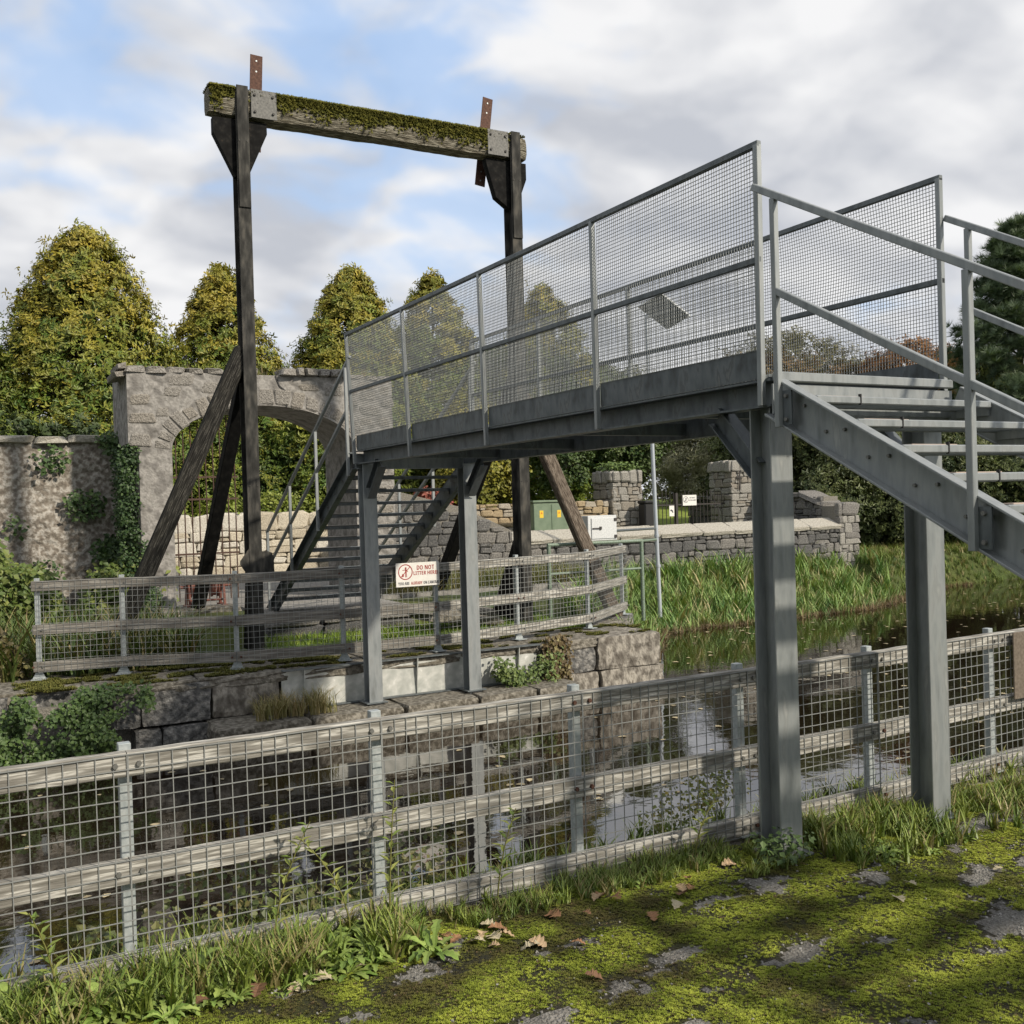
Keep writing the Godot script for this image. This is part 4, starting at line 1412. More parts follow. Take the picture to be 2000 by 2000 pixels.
		part(dn, "symbol", y2, M.orange)
	# pipe stand with the silver box, pole with the solar panel
	var ps = thing("pipe_stand", "mossy green pipe frame standing at the end of the far fence", "stand")
	for x2 in [3.96, 5.72]:
		var q = MB.new()
		tube(q, Vector3(x2, 0.12, -9.2), Vector3(x2, 1.42, -9.2), 0.034, 0.034, 10)
		part(ps, "upright", q, M.pipe_green)
	for y in [1.43, 0.98]:
		var q = MB.new()
		tube(q, Vector3(3.94, y, -9.2), Vector3(5.74, y - 0.005, -9.2), 0.028 if y > 1.0 else 0.02, 0.028 if y > 1.0 else 0.02, 10)
		part(ps, "rail", q, M.pipe_green)
	var bx = thing("meter_box", "silver steel meter box with a hinged door on the pipe frame", "box", "", Vector3(4.97, 1.46, -9.22))
	var q1 = MB.new()
	cham(q1, Vector3(0, 0.2, -0.12), Vector3(0.55, 0.4, 0.28), 0.006)
	part(bx, "body", q1, M.silver)
	var q2 = MB.new()
	cham(q2, Vector3(0.015, 0.195, 0.028), Vector3(0.46, 0.33, 0.014), 0.004)
	var dr = part(bx, "door", q2, M.silver)
	var q3 = MB.new()
	bar(q3, Vector3(-0.2, 0.2, 0.05), Vector3(-0.06, 0.2, 0.05), 0.02, 0.014)
	box(q3, Vector3(-0.05, 0.2, 0.046), Vector3(0.03, 0.05, 0.02))
	part(dr, "handle", q3, M.iron)
	for dy in [0.06, 0.33]:
		var q4 = MB.new()
		box(q4, Vector3(0.24, dy, 0.036), Vector3(0.05, 0.05, 0.02))
		part(dr, "hinge", q4, M.iron)
	var pl = thing("solar_pole", "thin galvanised pole carrying a tilted solar panel, conduit running to the meter box", "pole")
	var p1 = MB.new()
	tube(p1, Vector3(8.14, -0.25, -12.0), Vector3(8.0, 5.75, -12.0), 0.04, 0.04, 12)
	part(pl, "pole", p1, M.pole)
	for y in [0.75, 1.35]:
		var p2 = MB.new()
		tube(p2, Vector3(8.137 - y * 0.023, y, -12.0), Vector3(8.137 - y * 0.023, y + 0.05, -12.0), 0.052, 0.052, 12)
		part(pl, "clamp", p2, M.pole)
	var p3 = MB.new()
	tube(p3, Vector3(5.24, 1.6, -9.35), Vector3(8.06, 1.52, -11.98), 0.022, 0.024, 8)
	part(pl, "conduit", p3, M.galv_dull_shaded)
	var p5 = MB.new()
	tube(p5, Vector3(5.72, 1.42, -9.2), Vector3(8.07, 1.3, -11.98), 0.022, 0.024, 8)
	part(pl, "conduit", p5, M.pipe_green)
	var d1v = Vector3(.72, -.38, -.05)
	var d2v = Vector3(.13, .17, .55)
	var cc = Vector3(8.33, 5.82, -11.85)
	var p4 = MB.new()
	var bx3 = d1v.normalized()
	var nn = d2v.cross(d1v).normalized()
	var b3 = Basis(bx3, nn, bx3.cross(nn))
	cham(p4, cc, Vector3(d1v.length(), 0.035, d2v.length()), 0.004, b3)
	var sp = part(pl, "solar_panel", p4, M.solar_back)
	var p6 = MB.new()
	for sd in [-1.0, 1.0]:
		box(p6, cc + b3.z * sd * (d2v.length() * 0.5 + 0.006), Vector3(d1v.length() + 0.02, 0.042, 0.012), b3)
		box(p6, cc + b3.x * sd * (d1v.length() * 0.5 + 0.006), Vector3(0.012, 0.042, d2v.length()), b3)
	part(sp, "frame", p6, M.silver)
	var p7 = MB.new()
	bar(p7, Vector3(8.0, 5.7, -12.0), cc - b3.y * 0.03, 0.04, 0.04)
	part(pl, "bracket", p7, M.galv_dull_shaded)

# ------------------------------------------------------------------ ground and water
func bank_edge(x: float) -> float:          # where the far bank meets the water
	if x < 4.3:
		return -7.5
	if x < 5.6:
		return lerpf(-7.5, -8.9, (x - 4.3) / 1.3)
	if x < 7.7:
		return lerpf(-8.9, -11.4, (x - 5.6) / 2.1)
	if x < 13.5:
		return lerpf(-11.4, -11.7, (x - 7.7) / 5.8)
	if x < 19.0:
		return lerpf(-11.7, -14.1, (x - 13.5) / 5.5)
	return -14.1 + 0.03 * (x - 19.0)

func land(x: float, z: float) -> float:
	if z > -0.55:
		return -0.06
	var e = bank_edge(x)
	if z > e:
		return -1.6
	var d = e - z
	if x < 4.3:
		var y = 0.2 if d > 0.02 else -0.3
		if z < -12.0:
			y = 0.58
		elif z < -10.0 and x > -1.4:
			y = lerpf(0.2, 0.56, clampf((-10.0 - z) / 0.5, 0, 1))
		if x < -1.7 and z > -13.5:
			y = 0.2 + 0.06 * clampf(d - 1.0, 0, 4)
		return y
	var y2 = -0.62 + 1.05 * smoothstep(0.0, 2.2, d)
	if z < -14.3 and x < 15.7:
		y2 = 0.9
	if x > 15.7:
		y2 = -0.62 + 1.0 * smoothstep(0.0, 1.0, d) + 0.25 * smoothstep(1.0, 6.0, d)
	if x < 5.8:
		y2 = lerpf(0.2 if d > 0.02 else -0.3, y2, (x - 4.3) / 1.5)
	return y2

func ground() -> void:
	var xs = []
	var zs = []
	for x in [-150.0, -90.0, -50.0, -30.0, -20.0, -15.0]:
		xs.append(x)
	var x = -12.0
	while x < 26.0:
		xs.append(x)
		x += 0.25
	for v in [28.0, 32.0, 40.0, 60.0, 100.0, 160.0]:
		xs.append(v)
	for v in [40.0, 15.0, 6.0, 2.0, 0.5, -0.5, -0.6]:
		zs.append(v)
	var z = -3.0
	while z > -24.0:
		zs.append(z)
		z -= 0.25
	for v in [-28.0, -35.0, -50.0, -80.0, -140.0, -220.0]:
		zs.append(v)
	var nz = noise(0.35, 4, 4)
	var m = MB.new()
	m.tint = true
	var P = []
	var C = []
	for zz in zs:
		var row = []
		var crow = []
		for xx in xs:
			var y = land(xx, zz)
			if y > -0.5 and zz < -7.6:
				y += nz.get_noise_2d(xx * 2.0, zz * 2.0) * 0.04
			row.append(Vector3(xx, y, zz))
			var k = clampf(0.5 + nz.get_noise_2d(xx, zz) * 1.2, 0, 1)
			var grass = Color(.05, .085, .02).lerp(Color(.1, .12, .03), k)
			crow.append(grass if y > -1.0 else Color(.09, .072, .05))
		P.append(row)
		C.append(crow)
	for j in zs.size() - 1:
		for i in xs.size() - 1:
			m.col = C[j][i]
			m.quad(P[j][i], P[j][i + 1], P[j + 1][i + 1], P[j + 1][i])
	var gm = M.soil.duplicate()
	gm.albedo_texture = ntex(noise(0.02, 35), [[0.0, lin(.45, .42, .4)], [0.5, lin(.75, .75, .72)], [1.0, lin(1, 1, 1)]])
	gm.vertex_color_use_as_albedo = true
	setting("ground", m, gm)
	# water sheet
	var w = MB.new()
	w.quad(Vector3(-40, WATER, -0.5), Vector3(90, WATER, -0.5), Vector3(90, WATER, -18), Vector3(-40, WATER, -18))
	setting("water", w, M.water)
	# stone-edged platform by the stairs and gateway
	var p = MB.new()
	span(p, Vector3(-1.5, 0.1, -11.55), Vector3(6.0, 0.62, -18.4))
	span(p, Vector3(-0.25, 0.1, -10.0), Vector3(1.9, 0.612, -11.6))
	setting("path", p, M.path)
	var st = thing("platform_edging", "low grey stone edging around the landing below the far stairs", "edging")
	var r = RandomNumberGenerator.new()
	r.seed = 91
	for e in [[-0.3, 0.5], [0.52, 1.2], [1.22, 1.95]]:
		stone(st, "edging_stone", Vector3((e[0] + e[1]) * 0.5, 0.53, -9.98), Vector3(e[1] - e[0], 0.2, 0.4), Basis(), M.lime[1], r.randi())
		stone(st, "edging_stone", Vector3((e[0] + e[1]) * 0.5, 0.33, -10.0), Vector3(e[1] - e[0], 0.22, 0.36), Basis(), M.lime[2], r.randi())
	for e in [[-1.55, -0.95], [-0.93, -0.28]]:
		stone(st, "edging_stone", Vector3((e[0] + e[1]) * 0.5, 0.55, -11.5), Vector3(e[1] - e[0], 0.2, 0.5), Basis(), M.slab, r.randi())
		stone(st, "edging_stone", Vector3((e[0] + e[1]) * 0.5 + 0.1, 0.34, -11.35), Vector3(e[1] - e[0], 0.26, 0.5), Basis(), M.slab, r.randi())
	for e in [[Vector3(2.35, 0.42, -9.2), Vector3(1.3, 0.12, 0.7), 0.16, -0.12], [Vector3(3.0, 0.4, -10.2), Vector3(1.0, 0.14, 0.8), -0.2, -0.1]]:
		stone(st, "tilted_slab", e[0], e[1], Basis(Vector3.UP, e[2]) * Basis(Vector3(0, 0, 1), e[3]), M.slab, r.randi())
	# lawn behind the gate
	var l = MB.new()
	l.quad(Vector3(8.0, 0.945, -17.6), Vector3(36.0, 0.945, -17.6), Vector3(36.0, 1.8, -27.0), Vector3(8.0, 1.8, -27.0))
	l.quad(Vector3(8.0, 1.8, -27.0), Vector3(36.0, 1.8, -27.0), Vector3(36.0, 2.1, -40.0), Vector3(8.0, 2.1, -40.0))
	setting("lawn", l, surf([[0.0, .12, .17, .02], [0.5, .19, .25, .035], [1.0, .27, .32, .06]], 3.0, 1.0, 1.0, 0.01, 0.1, 0.0, Vector3.ONE, 62))

var near_moss: FastNoiseLite
var near_bare: FastNoiseLite
func bare_at(x: float, z: float) -> float:           # > 0 where the old concrete shows
	var v = near_bare.get_noise_2d(x * 1.5 + z * 0.8, z * 2.6) - 0.4 + 0.2 * near_moss.get_noise_2d(x * 22.0, z * 22.0) + 0.12 * near_moss.get_noise_2d(x * 60.0, z * 60.0)
	v -= 0.35 * smoothstep(0.1, -0.25, z)            # plants close up along the fence
	v += 0.2 * smoothstep(0.3, 1.6, x + 0.4 * z) + 0.08 * smoothstep(0.5, 1.2, z)
	return v

func near_height(x: float, z: float) -> float:
	return near_moss.get_noise_2d(x * 2.2, z * 2.2) * 0.018 + near_moss.get_noise_2d(x * 11.0, z * 11.0) * 0.007 - 0.012

func near_bank() -> void:
	near_moss = noise(0.55, 71, 4)
	near_bare = noise(0.75, 73, 5)
	var m = MB.new()
	m.tint = true
	var x0 = -7.0
	var z0 = -0.36
	var cell = 0.03
	var nx = 420
	var nzc = 140
	var hs = []
	for j in nzc + 1:
		var row = PackedVector3Array()
		for i in nx + 1:
			var x = x0 + i * cell
			var z = z0 + j * cell
			row.append(Vector3(x, near_height(x, z) + 0.006, z))
		hs.append(row)
	for j in nzc:
		var a = hs[j]
		var b = hs[j + 1]
		for i in nx:
			var p = a[i]
			var v = bare_at(p.x, p.z)
			var k = near_moss.get_noise_2d(p.x * 6.0, p.z * 6.0)
			if v > 0.0:
				var g = 0.2 + 0.14 * k + 0.06 * clampf(v * 6.0, 0, 1)
				m.col = Color(g, g * 0.97, g * 0.9)
			elif v > -0.05:
				m.col = Color(.04, .036, .022)
			else:
				var t = clampf(0.5 + k, 0, 1)
				m.col = Color(.022, .02, .009).lerp(Color(.06, .066, .012), t)
			m.quad(a[i], b[i], b[i + 1], a[i + 1])
	var gm = StandardMaterial3D.new()
	gm.vertex_color_use_as_albedo = true
	gm.roughness = 1.0
	gm.uv1_triplanar = true
	gm.uv1_world_triplanar = true
	gm.uv1_scale = Vector3.ONE / 0.6
	gm.albedo_texture = ntex(noise(0.05, 36), [[0.0, lin(.35, .33, .3)], [0.5, lin(.75, .74, .72)], [1.0, lin(1, 1, 1)]])
	gm.heightmap_enabled = true
	gm.heightmap_texture = ntex(noise(0.06, 37))
	gm.heightmap_scale = 1.2
	setting("bank", m, gm)

func in_view_bank(x: float, z: float) -> bool:
	return z + 0.3 < (x + 3.97) * 0.62 + 0.45 and z < 1.9 - (x + 0.47) * 0.66 + 0.5

func moss_and_grass() -> void:
	var r = RandomNumberGenerator.new()
	r.seed = 101
	var xf = []
	var cols = []
	var tone_n = noise(0.9, 88, 4)
	var tries = 0
	while xf.size() < 150000 and tries < 420000:
		tries += 1
		var x = r.randf_range(-4.8, 3.6)
		var z = r.randf_range(-0.36, 2.4)
		if not in_view_bank(x, z):
			continue
		var v = bare_at(x, z)
		if v > -0.03 - r.randf() * 0.05:
			continue
		var thin = near_moss.get_noise_2d(x * 5.0 + 40.0, z * 5.0)
		if thin < -0.22 and r.randf() < 0.75:
			continue
		var bright = tone_n.get_noise_2d(x * 2.0, z * 2.6) * 1.1 + 0.22 + 0.25 * smoothstep(-1.6, 0.6, x + z * 0.6) + r.randf_range(-0.12, 0.12)
		var c: Color
		if bright > 0.22:
			c = Color(.18, .23, .022).lerp(Color(.35, .395, .05), clampf((bright - 0.22) * 2.0, 0, 1))
		else:
			c = Color(.09, .082, .022).lerp(Color(.165, .19, .022), clampf((bright + 0.25) * 2.1, 0, 1))
		if r.randf() < 0.06:
			c = Color(.13, .09, .045)
		var s = r.randf_range(0.5, 1.1)
		var b = Basis(Vector3.UP, r.randf() * TAU) * Basis(Vector3.RIGHT, r.randf_range(-0.3, 0.3))
		xf.append(Transform3D(b.scaled_local(Vector3(s, s * r.randf_range(0.6, 1.2), s)), Vector3(x, near_height(x, z) + 0.004, z)))
		cols.append(c)
	var mo = scatter(self, "moss", tuft_mesh(7, 0.010, 0.012, 2), M.moss, xf, cols)
	tag(mo, "low yellow-green and brown moss covering the near bank", "moss")
	# grit and chips of concrete
	xf = []
	cols = []
	while xf.size() < 1500:
		var x = r.randf_range(-4.0, 3.4)
		var z = r.randf_range(-0.2, 2.3)
		if not in_view_bank(x, z):
			continue
		if bare_at(x, z) < -0.06 and r.randf() < 0.93:
			continue
		var s = r.randf_range(0.003, 0.011)
		xf.append(Transform3D(Basis(Vector3(r.randf(), r.randf(), r.randf()).normalized(), r.randf() * TAU).scaled_local(Vector3(s, s * 0.7, s * 1.2)), Vector3(x, near_height(x, z) + 0.008, z)))
		var g = r.randf_range(0.1, 0.36)
		cols.append(Color(g, g * 0.97, g * 0.92))
	var gr = scatter(self, "grit", stones[1], M.dry, xf, cols)
	tag(gr, "loose grey grit on the bare patches of the near bank", "grit")
	# grass along the fence foot and round the pillars
	var strips = [[-4.6, -2.2, -0.42, 0.0, 1500, 0.16], [-2.2, 0.0, -0.4, -0.1, 900, 0.09], [0.24, 1.25, -0.25, 0.42, 900, 0.15], [1.45, 3.4, -0.2, 0.5, 1100, 0.13], [-0.3, 0.1, -0.3, 0.15, 160, 0.08], [-4.5, 3.0, -0.78, -0.45, 900, 0.16]]
	xf = []
	cols = []
	var gn = noise(1.1, 95, 3)
	for s in strips:
		for i in s[4]:
			var x = r.randf_range(s[0], s[1])
			var z = lerpf(s[2], s[3], r.randf() * r.randf() if s[3] > 0.2 else r.randf())
			if gn.get_noise_2d(x * 3.0, z * 3.0) < -0.18:
				continue
			if x > -0.02 and x < 0.24 and z > -0.2 and z < 0.04:
				continue
			if x > 1.27 and x < 1.52 and z > -0.2 and z < 0.04:
				continue
			var sc = s[5] * r.randf_range(0.45, 1.5)
			xf.append(Transform3D(Basis(Vector3.UP, r.randf() * TAU).scaled_local(Vector3(sc, sc, sc)), Vector3(x, near_height(x, z) - 0.005 if z > -0.4 else -0.05, z)))
			var t = r.randf()
			var c = Color(.11, .18, .03).lerp(Color(.28, .34, .07), t)
			if r.randf() < 0.2:
				c = Color(.32, .27, .12).lerp(Color(.22, .2, .07), r.randf())
			cols.append(c)
	var ga = scatter(self, "grass", blade_mesh(7, 1.0, 0.75, 0.06, 5), M.blade, xf, cols)
	tag(ga, "green and straw grass growing along the foot of the near fence", "grass")

# a dandelion-like rosette of toothed leaves
func rosette_mesh(n: int, l: float, seed_: int) -> ArrayMesh:
	var r = RandomNumberGenerator.new()
	r.seed = seed_
	var m = MB.new()
	m.tint = true
	for i in n:
		var a = TAU * i / n + r.randf_range(-0.3, 0.3)
		var d = Vector3(cos(a), 0, sin(a))
		var s = Vector3(-d.z, 0, d.x)
		var ll = l * r.randf_range(0.65, 1.15)
		var rise = r.randf_range(0.5, 1.7)
		var k = r.randf_range(0.7, 1.25)
		m.col = Color(.15, .25, .045).lerp(Color(.3, .38, .1), r.randf()) * k
		var seg = 9
		var prev = Vector3.ZERO
		var pw = 0.006
		for j in seg:
			var f = (j + 1.0) / seg
			var p = d * ll * f + Vector3.UP * ll * (rise * f - rise * 0.75 * f * f)
			var w = ll * (0.035 + 0.1 * sin(PI * pow(f, 1.35))) * (0.62 if j % 2 == 0 else 1.15)
			if j == seg - 1:
				w = 0.001
			var up = Vector3.UP * w * 0.25
			m.quad(prev, prev + s * pw + Vector3.UP * pw * 0.25, p + s * w + up, p)
			m.quad(prev - s * pw + Vector3.UP * pw * 0.25, prev, p, p - s * w + up)
			prev = p
			pw = w
	m.face_up(0.15)
	return m.build()

func oak_leaf_mesh(seed_: int) -> ArrayMesh:
	var r = RandomNumberGenerator.new()
	r.seed = seed_
	var m = MB.new()
	var seg = 9
	var prev = Vector3(0, 0, -0.5)
	var pw = 0.02
	for j in seg:
		var f = (j + 1.0) / seg
		var w = (0.1 + 0.3 * sin(PI * pow(f, 1.2))) * (0.62 if j % 2 == 0 else 1.1)
		if j == seg - 1:
			w = 0.03
		var p = Vector3(0, 0.1 * sin(f * PI) + r.randf_range(-0.03, 0.03), -0.5 + f)
		var c0 = Vector3.UP * pw * 0.5 * r.randf_range(0.2, 0.9)
		var c1 = Vector3.UP * w * 0.5 * r.randf_range(0.2, 0.9)
		m.quad(prev, prev + Vector3(pw, 0, 0) + c0, p + Vector3(w, 0, 0) + c1, p)
		m.quad(prev - Vector3(pw, 0, 0) + c0, prev, p, p - Vector3(w, 0, 0) + c1)
		prev = p
		pw = w
	m.face_up(0.0)
	return m.build()

func flora() -> void:
	var r = RandomNumberGenerator.new()
	r.seed = 202
	var ros = [rosette_mesh(16, 0.15, 1), rosette_mesh(13, 0.17, 2), rosette_mesh(19, 0.12, 3)]
	var spots = []
	for i in 62:
		spots.append([r.randf_range(-4.1, -2.1), r.randf_range(-0.38, 0.08), r.randf_range(0.45, 1.0), "leafy dandelion clump at the foot of the fence's left bays"])
	for i in 24:
		spots.append([r.randf_range(-4.0, -2.3), r.randf_range(-0.36, -0.08), r.randf_range(0.8, 1.25), "big upright leafy weed in the fence's left bays"])
	for i in 16:
		spots.append([r.randf_range(-2.1, -0.2), r.randf_range(-0.36, -0.16), r.randf_range(0.35, 0.6), "small dandelion rosette beside the fence's bottom rail"])
	for i in 12:
		spots.append([r.randf_range(0.26, 1.2), r.randf_range(-0.1, 0.4), r.randf_range(0.4, 0.75), "dandelion clump growing between the two near bridge pillars"])
	for i in 12:
		spots.append([r.randf_range(1.55, 2.9), r.randf_range(-0.1, 0.55), r.randf_range(0.35, 0.65), "dandelion clump on the bank beside the right bridge pillar"])
	for s in spots:
		var o = partm(self, "weed_plant", ros[r.randi() % 3], M.blade)
		o.transform = Transform3D((Basis(Vector3.UP, r.randf() * TAU) * Basis(Vector3.RIGHT, r.randf_range(-0.25, 0.25))).scaled_local(Vector3(s[2] * r.randf_range(0.75, 1.25), s[2] * r.randf_range(0.7, 1.5), s[2])), Vector3(s[0], near_height(s[0], s[1]) - 0.004, s[1]))
		tag(o, s[3], "weed", "dandelions on the near bank")
	# fallen oak leaves
	var oak = [oak_leaf_mesh(1), oak_leaf_mesh(2), oak_leaf_mesh(3)]
	var tan = [plain(.3, .16, .08, 0.8), plain(.46, .33, .2, 0.8), plain(.17, .09, .05, 0.8), plain(.46, .4, .27, 0.8)]
	for i in 46:
		var x = r.randf_range(-3.6, -0.6)
		var z = r.randf_range(-0.12, 0.16)
		if i > 32:
			x = r.randf_range(-3.0, 2.6)
			z = r.randf_range(-0.1, 0.9)
		var s = r.randf_range(0.05, 0.11)
		var o = partm(self, "oak_leaf", oak[i % 3], tan[r.randi() % 4])
		o.transform = Transform3D((Basis(Vector3.UP, r.randf() * TAU) * Basis(Vector3.RIGHT, r.randf_range(-0.35, 0.35)) * Basis(Vector3.BACK, r.randf_range(-0.3, 0.3))).scaled_local(Vector3.ONE * s), Vector3(x, near_height(x, z) + 0.02, z))
		tag(o, "curled brown oak leaf lying on the mossy bank", "leaf", "fallen oak leaves on the near bank")
	# leaves adrift on the water
	var xf = []
	var cols = []
	for i in 620:
		var x = r.randf_range(5.0, 24.0)
		var z = r.randf_range(-13.0, -2.0)
		if z < bank_edge(x) + 0.2:
			continue
		if i % 6 == 0:
			x = r.randf_range(-4.0, 5.0)
			z = r.randf_range(-6.2, -1.0)
		var s = r.randf_range(0.05, 0.11)
		xf.append(Transform3D(Basis(Vector3.UP, r.randf() * TAU).scaled_local(Vector3(s, s * 0.25, s)), Vector3(x, WATER + 0.004, z)))
		cols.append(Color(.5, .42, .26) * r.randf_range(0.4, 1.1))
	var fl = scatter(self, "floating_leaves", oak[0], M.dry, xf, cols)
	tag(fl, "small pale leaves drifting on the dark canal water", "leaves")
	# grass and reeds of the far side
	blades_over("reeds", "tall green reeds crowding the far bank at the water's edge", "reeds", blade_mesh(8, 1.0, 0.6, 0.045, 9), 4600, func():
		var x = r.randf_range(4.6, 16.0)
		var e = bank_edge(x)
		var z = e - r.randf() * 2.3 + 0.12
		return [Vector3(x, land(x, minf(z, e - 0.02)) - 0.03, z), (0.22 + 0.56 * r.randf() * r.randf() + 0.12 * sin(x * 4.1) * sin(z * 3.7)) * (1.1 if z < e - 0.1 else 0.9)], [Color(.06, .15, .03), Color(.33, .46, .14)], Color(.5, .43, .23), 0.2, r)
	blades_over("reed_litter", "brown dead reed stems lying along the far waterline", "reeds", blade_mesh(6, 1.0, 1.6, 0.04, 19), 700, func():
		var x = r.randf_range(5.6, 20.0)
		return [Vector3(x, WATER - 0.02, bank_edge(x) + r.randf_range(-0.12, 0.28)), r.randf_range(0.12, 0.32)], [Color(.1, .065, .035), Color(.24, .17, .09)], Color(.4, .3, .16), 0.3, r)
	blades_over("grass", "rough grass on the far bank right of the canal wall", "grass", blade_mesh(9, 1.0, 0.8, 0.05, 12), 5200, func():
		var x = r.randf_range(15.6, 27.0)
		var e = bank_edge(x)
		var z = e - r.randf() * 3.6 + 0.05
		return [Vector3(x, land(x, minf(z, e - 0.02)) - 0.03, z), r.randf_range(0.12, 0.36)], [Color(.07, .13, .025), Color(.26, .32, .08)], Color(.4, .33, .17), 0.25, r)
	blades_over("grass", "bright green grass strip behind the far mesh fence", "grass", blade_mesh(9, 1.0, 0.8, 0.06, 13), 3000, func():
		var x = r.randf_range(-0.6, 4.0)
		var z = r.randf_range(-9.95, -8.2)
		return [Vector3(x, 0.19, z), r.randf_range(0.1, 0.24)], [Color(.13, .25, .03), Color(.32, .42, .07)], Color(.36, .34, .12), 0.06, r)
	blades_over("reeds", "mixed reeds and dry sedge behind the left end of the far fence", "reeds", blade_mesh(8, 1.0, 0.9, 0.04, 14), 1500, func():
		var x = r.randf_range(-4.9, -1.5)
		var z = r.randf_range(-11.0, -8.2)
		return [Vector3(x, 0.19, z), r.randf_range(0.35, 0.85)], [Color(.05, .1, .02), Color(.14, .19, .05)], Color(.32, .25, .12), 0.25, r)
	blades_over("grass", "straw coloured grass tufts on the stone ledge by the girder", "grass", blade_mesh(12, 1.0, 0.9, 0.025, 15), 70, func():
		var x = r.randf_range(-1.35, -0.45)
		return [Vector3(x, -0.18, r.randf_range(-6.93, -6.5)), r.randf_range(0.2, 0.42)], [Color(.2, .2, .06), Color(.33, .28, .12)], Color(.42, .33, .18), 0.4, r)
	blades_over("grass", "dry grass and weeds in front of the ramped dark wall", "grass", blade_mesh(10, 1.0, 0.8, 0.03, 16), 900, func():
		return [Vector3(r.randf_range(2.2, 6.5), 0.4, r.randf_range(-13.3, -11.6)), r.randf_range(0.35, 0.8)], [Color(.12, .15, .04), Color(.24, .24, .09)], Color(.34, .28, .14), 0.3, r)
	blades_over("grass", "sparse grass along the broken top of the stone gateway", "grass", blade_mesh(8, 1.0, 0.8, 0.03, 17), 130, func():
		return [Vector3(r.randf_range(-1.7, 2.6), 4.38, r.randf_range(-13.2, -12.4)), r.randf_range(0.1, 0.26)], [Color(.13, .15, .04), Color(.25, .24, .08)], Color(.34, .26, .13), 0.4, r)
	# moss carpets on the coping slabs
	xf = []
	cols = []
	var cn = noise(1.4, 61, 4)
	for i in 26000:
		var x = r.randf_range(-3.6, 4.6)
		var z = r.randf_range(-8.1, -7.05)
		if cn.get_noise_2d(x, z * 1.6) < 0.12 + (0.12 if x > -0.9 else -0.12):
			continue
		var s = r.randf_range(0.7, 1.8)
		xf.append(Transform3D(Basis(Vector3.UP, r.randf() * TAU).scaled_local(Vector3(s, s, s)), Vector3(x, 0.268, z)))
		cols.append(Color(.07, .085, .012).lerp(Color(.16, .15, .03), r.randf()))
	var cm = scatter(self, "moss", tuft_mesh(7, 0.02, 0.02, 6), M.moss, xf, cols)
	tag(cm, "dark green moss in patches on the far coping slabs", "moss")
	# ivy and brambles
	ivy("ivy", "dense green ivy bush spilling over the left end of the far lock wall", func():
		var x = r.randf_range(-5.0, -2.35)
		var y = r.randf_range(-0.56, 0.3)
		var edge = -2.62 + 0.22 * sin(y * 9.0) + 0.12 * sin(y * 23.0) + 0.3 * smoothstep(0.0, 0.3, y)
		var top = 0.3 + 0.1 * sin(x * 6.3) + 0.06 * sin(x * 17.0) - 0.35 * smoothstep(-3.3, -3.9, x)
		var hole = near_moss.get_noise_2d(x * 4.0, y * 4.0 + 30.0)
		if x > edge + 0.25 * hole or y > top + 0.3 * near_moss.get_noise_1d(x * 5.0) or (hole < -0.12 and r.randf() < 0.85):
			return null
		var bulge = 0.2 + 0.42 * near_moss.get_noise_2d(x * 2.4, y * 3.0) + 0.25 * near_moss.get_noise_2d(x * 8.0 + 5.0, y * 8.0)
		return [Vector3(x, y, -6.98 + maxf(0.02, bulge) * r.randf_range(0.3, 1.0)), Vector3(0, 0.35, 1)], 6000, 0.045, [Color(.035, .075, .018), Color(.12, .19, .045)], r)
	ivy("ivy", "dark ivy climbing the left pier of the arched gateway", func():
		var y = 0.4 + 2.75 * r.randf()
		var w = 0.05 + 0.42 * pow(1.0 - (y - 0.4) / 2.75, 4.0) + 0.03 * sin(y * 9.0)
		var x = -1.64 + r.randf_range(-0.2, w)
		return [Vector3(x, y, -12.27 + r.randf() * 0.07 if x > -1.56 else r.randf_range(-13.4, -12.25)), Vector3(0, 0.1, 1)], 1900, 0.05, [Color(.02, .05, .015), Color(.08, .14, .035)], r)
	ivy("bramble", "straggling bramble leaves over the stained end of the garden wall", func():
		var y = r.randf_range(0.6, 3.4)
		var x = -1.75 - r.randf() * r.randf() * 2.2
		if sin(x * 5.0 + y * 3.0) + sin(y * 7.0 - x * 2.0) < 0.7 + 0.5 * smoothstep(-1.9, -3.2, x):
			return null
		return [Vector3(x, y, -13.52 + r.randf() * 0.16), Vector3(0, 0.3, 1)], 1500, 0.08, [Color(.03, .07, .02), Color(.12, .19, .05)], r)
	ivy("bramble", "tangled bramble and yellowing weeds at the foot of the garden wall", func():
		var x = r.randf_range(-4.6, -1.1)
		var h = 1.0 + 0.45 * sin(x * 3.1) + 0.2 * sin(x * 8.0)
		return [Vector3(x, 0.2 + r.randf() * h, r.randf_range(-13.3, -12.3)), Vector3(0, 0.6, 1)], 4200, 0.09, [Color(.06, .11, .02), Color(.22, .25, .06)], r)
	ivy("bramble", "brown and green scrub left of the far fence", func():
		var x = r.randf_range(-5.6, -3.45)
		return [Vector3(x, 0.0 + r.randf() * (0.75 + 0.25 * sin(x * 6.0)), r.randf_range(-9.4, -8.2)), Vector3(0, 0.6, 1)], 3000, 0.07, [Color(.06, .045, .015), Color(.14, .13, .035)], r)
	ivy("bramble", "leafy bramble hanging over the ledge right of the girder", func():
		var a = r.randi() % 9
		var d = r.randf()
		var q = Vector3(cos(a * 2.1) * 0.55, 0.12 + 0.3 * absf(sin(a * 1.7)), 0.12 * sin(a * 3.0))
		return [Vector3(2.05, -0.16, -6.78) + q * d + Vector3(r.randfn(), r.randfn(), r.randfn()) * 0.05 - Vector3.UP * 0.12 * d * d, Vector3(0, 0.6, 1)], 330, 0.05, [Color(.07, .12, .025), Color(.2, .25, .07)], r)
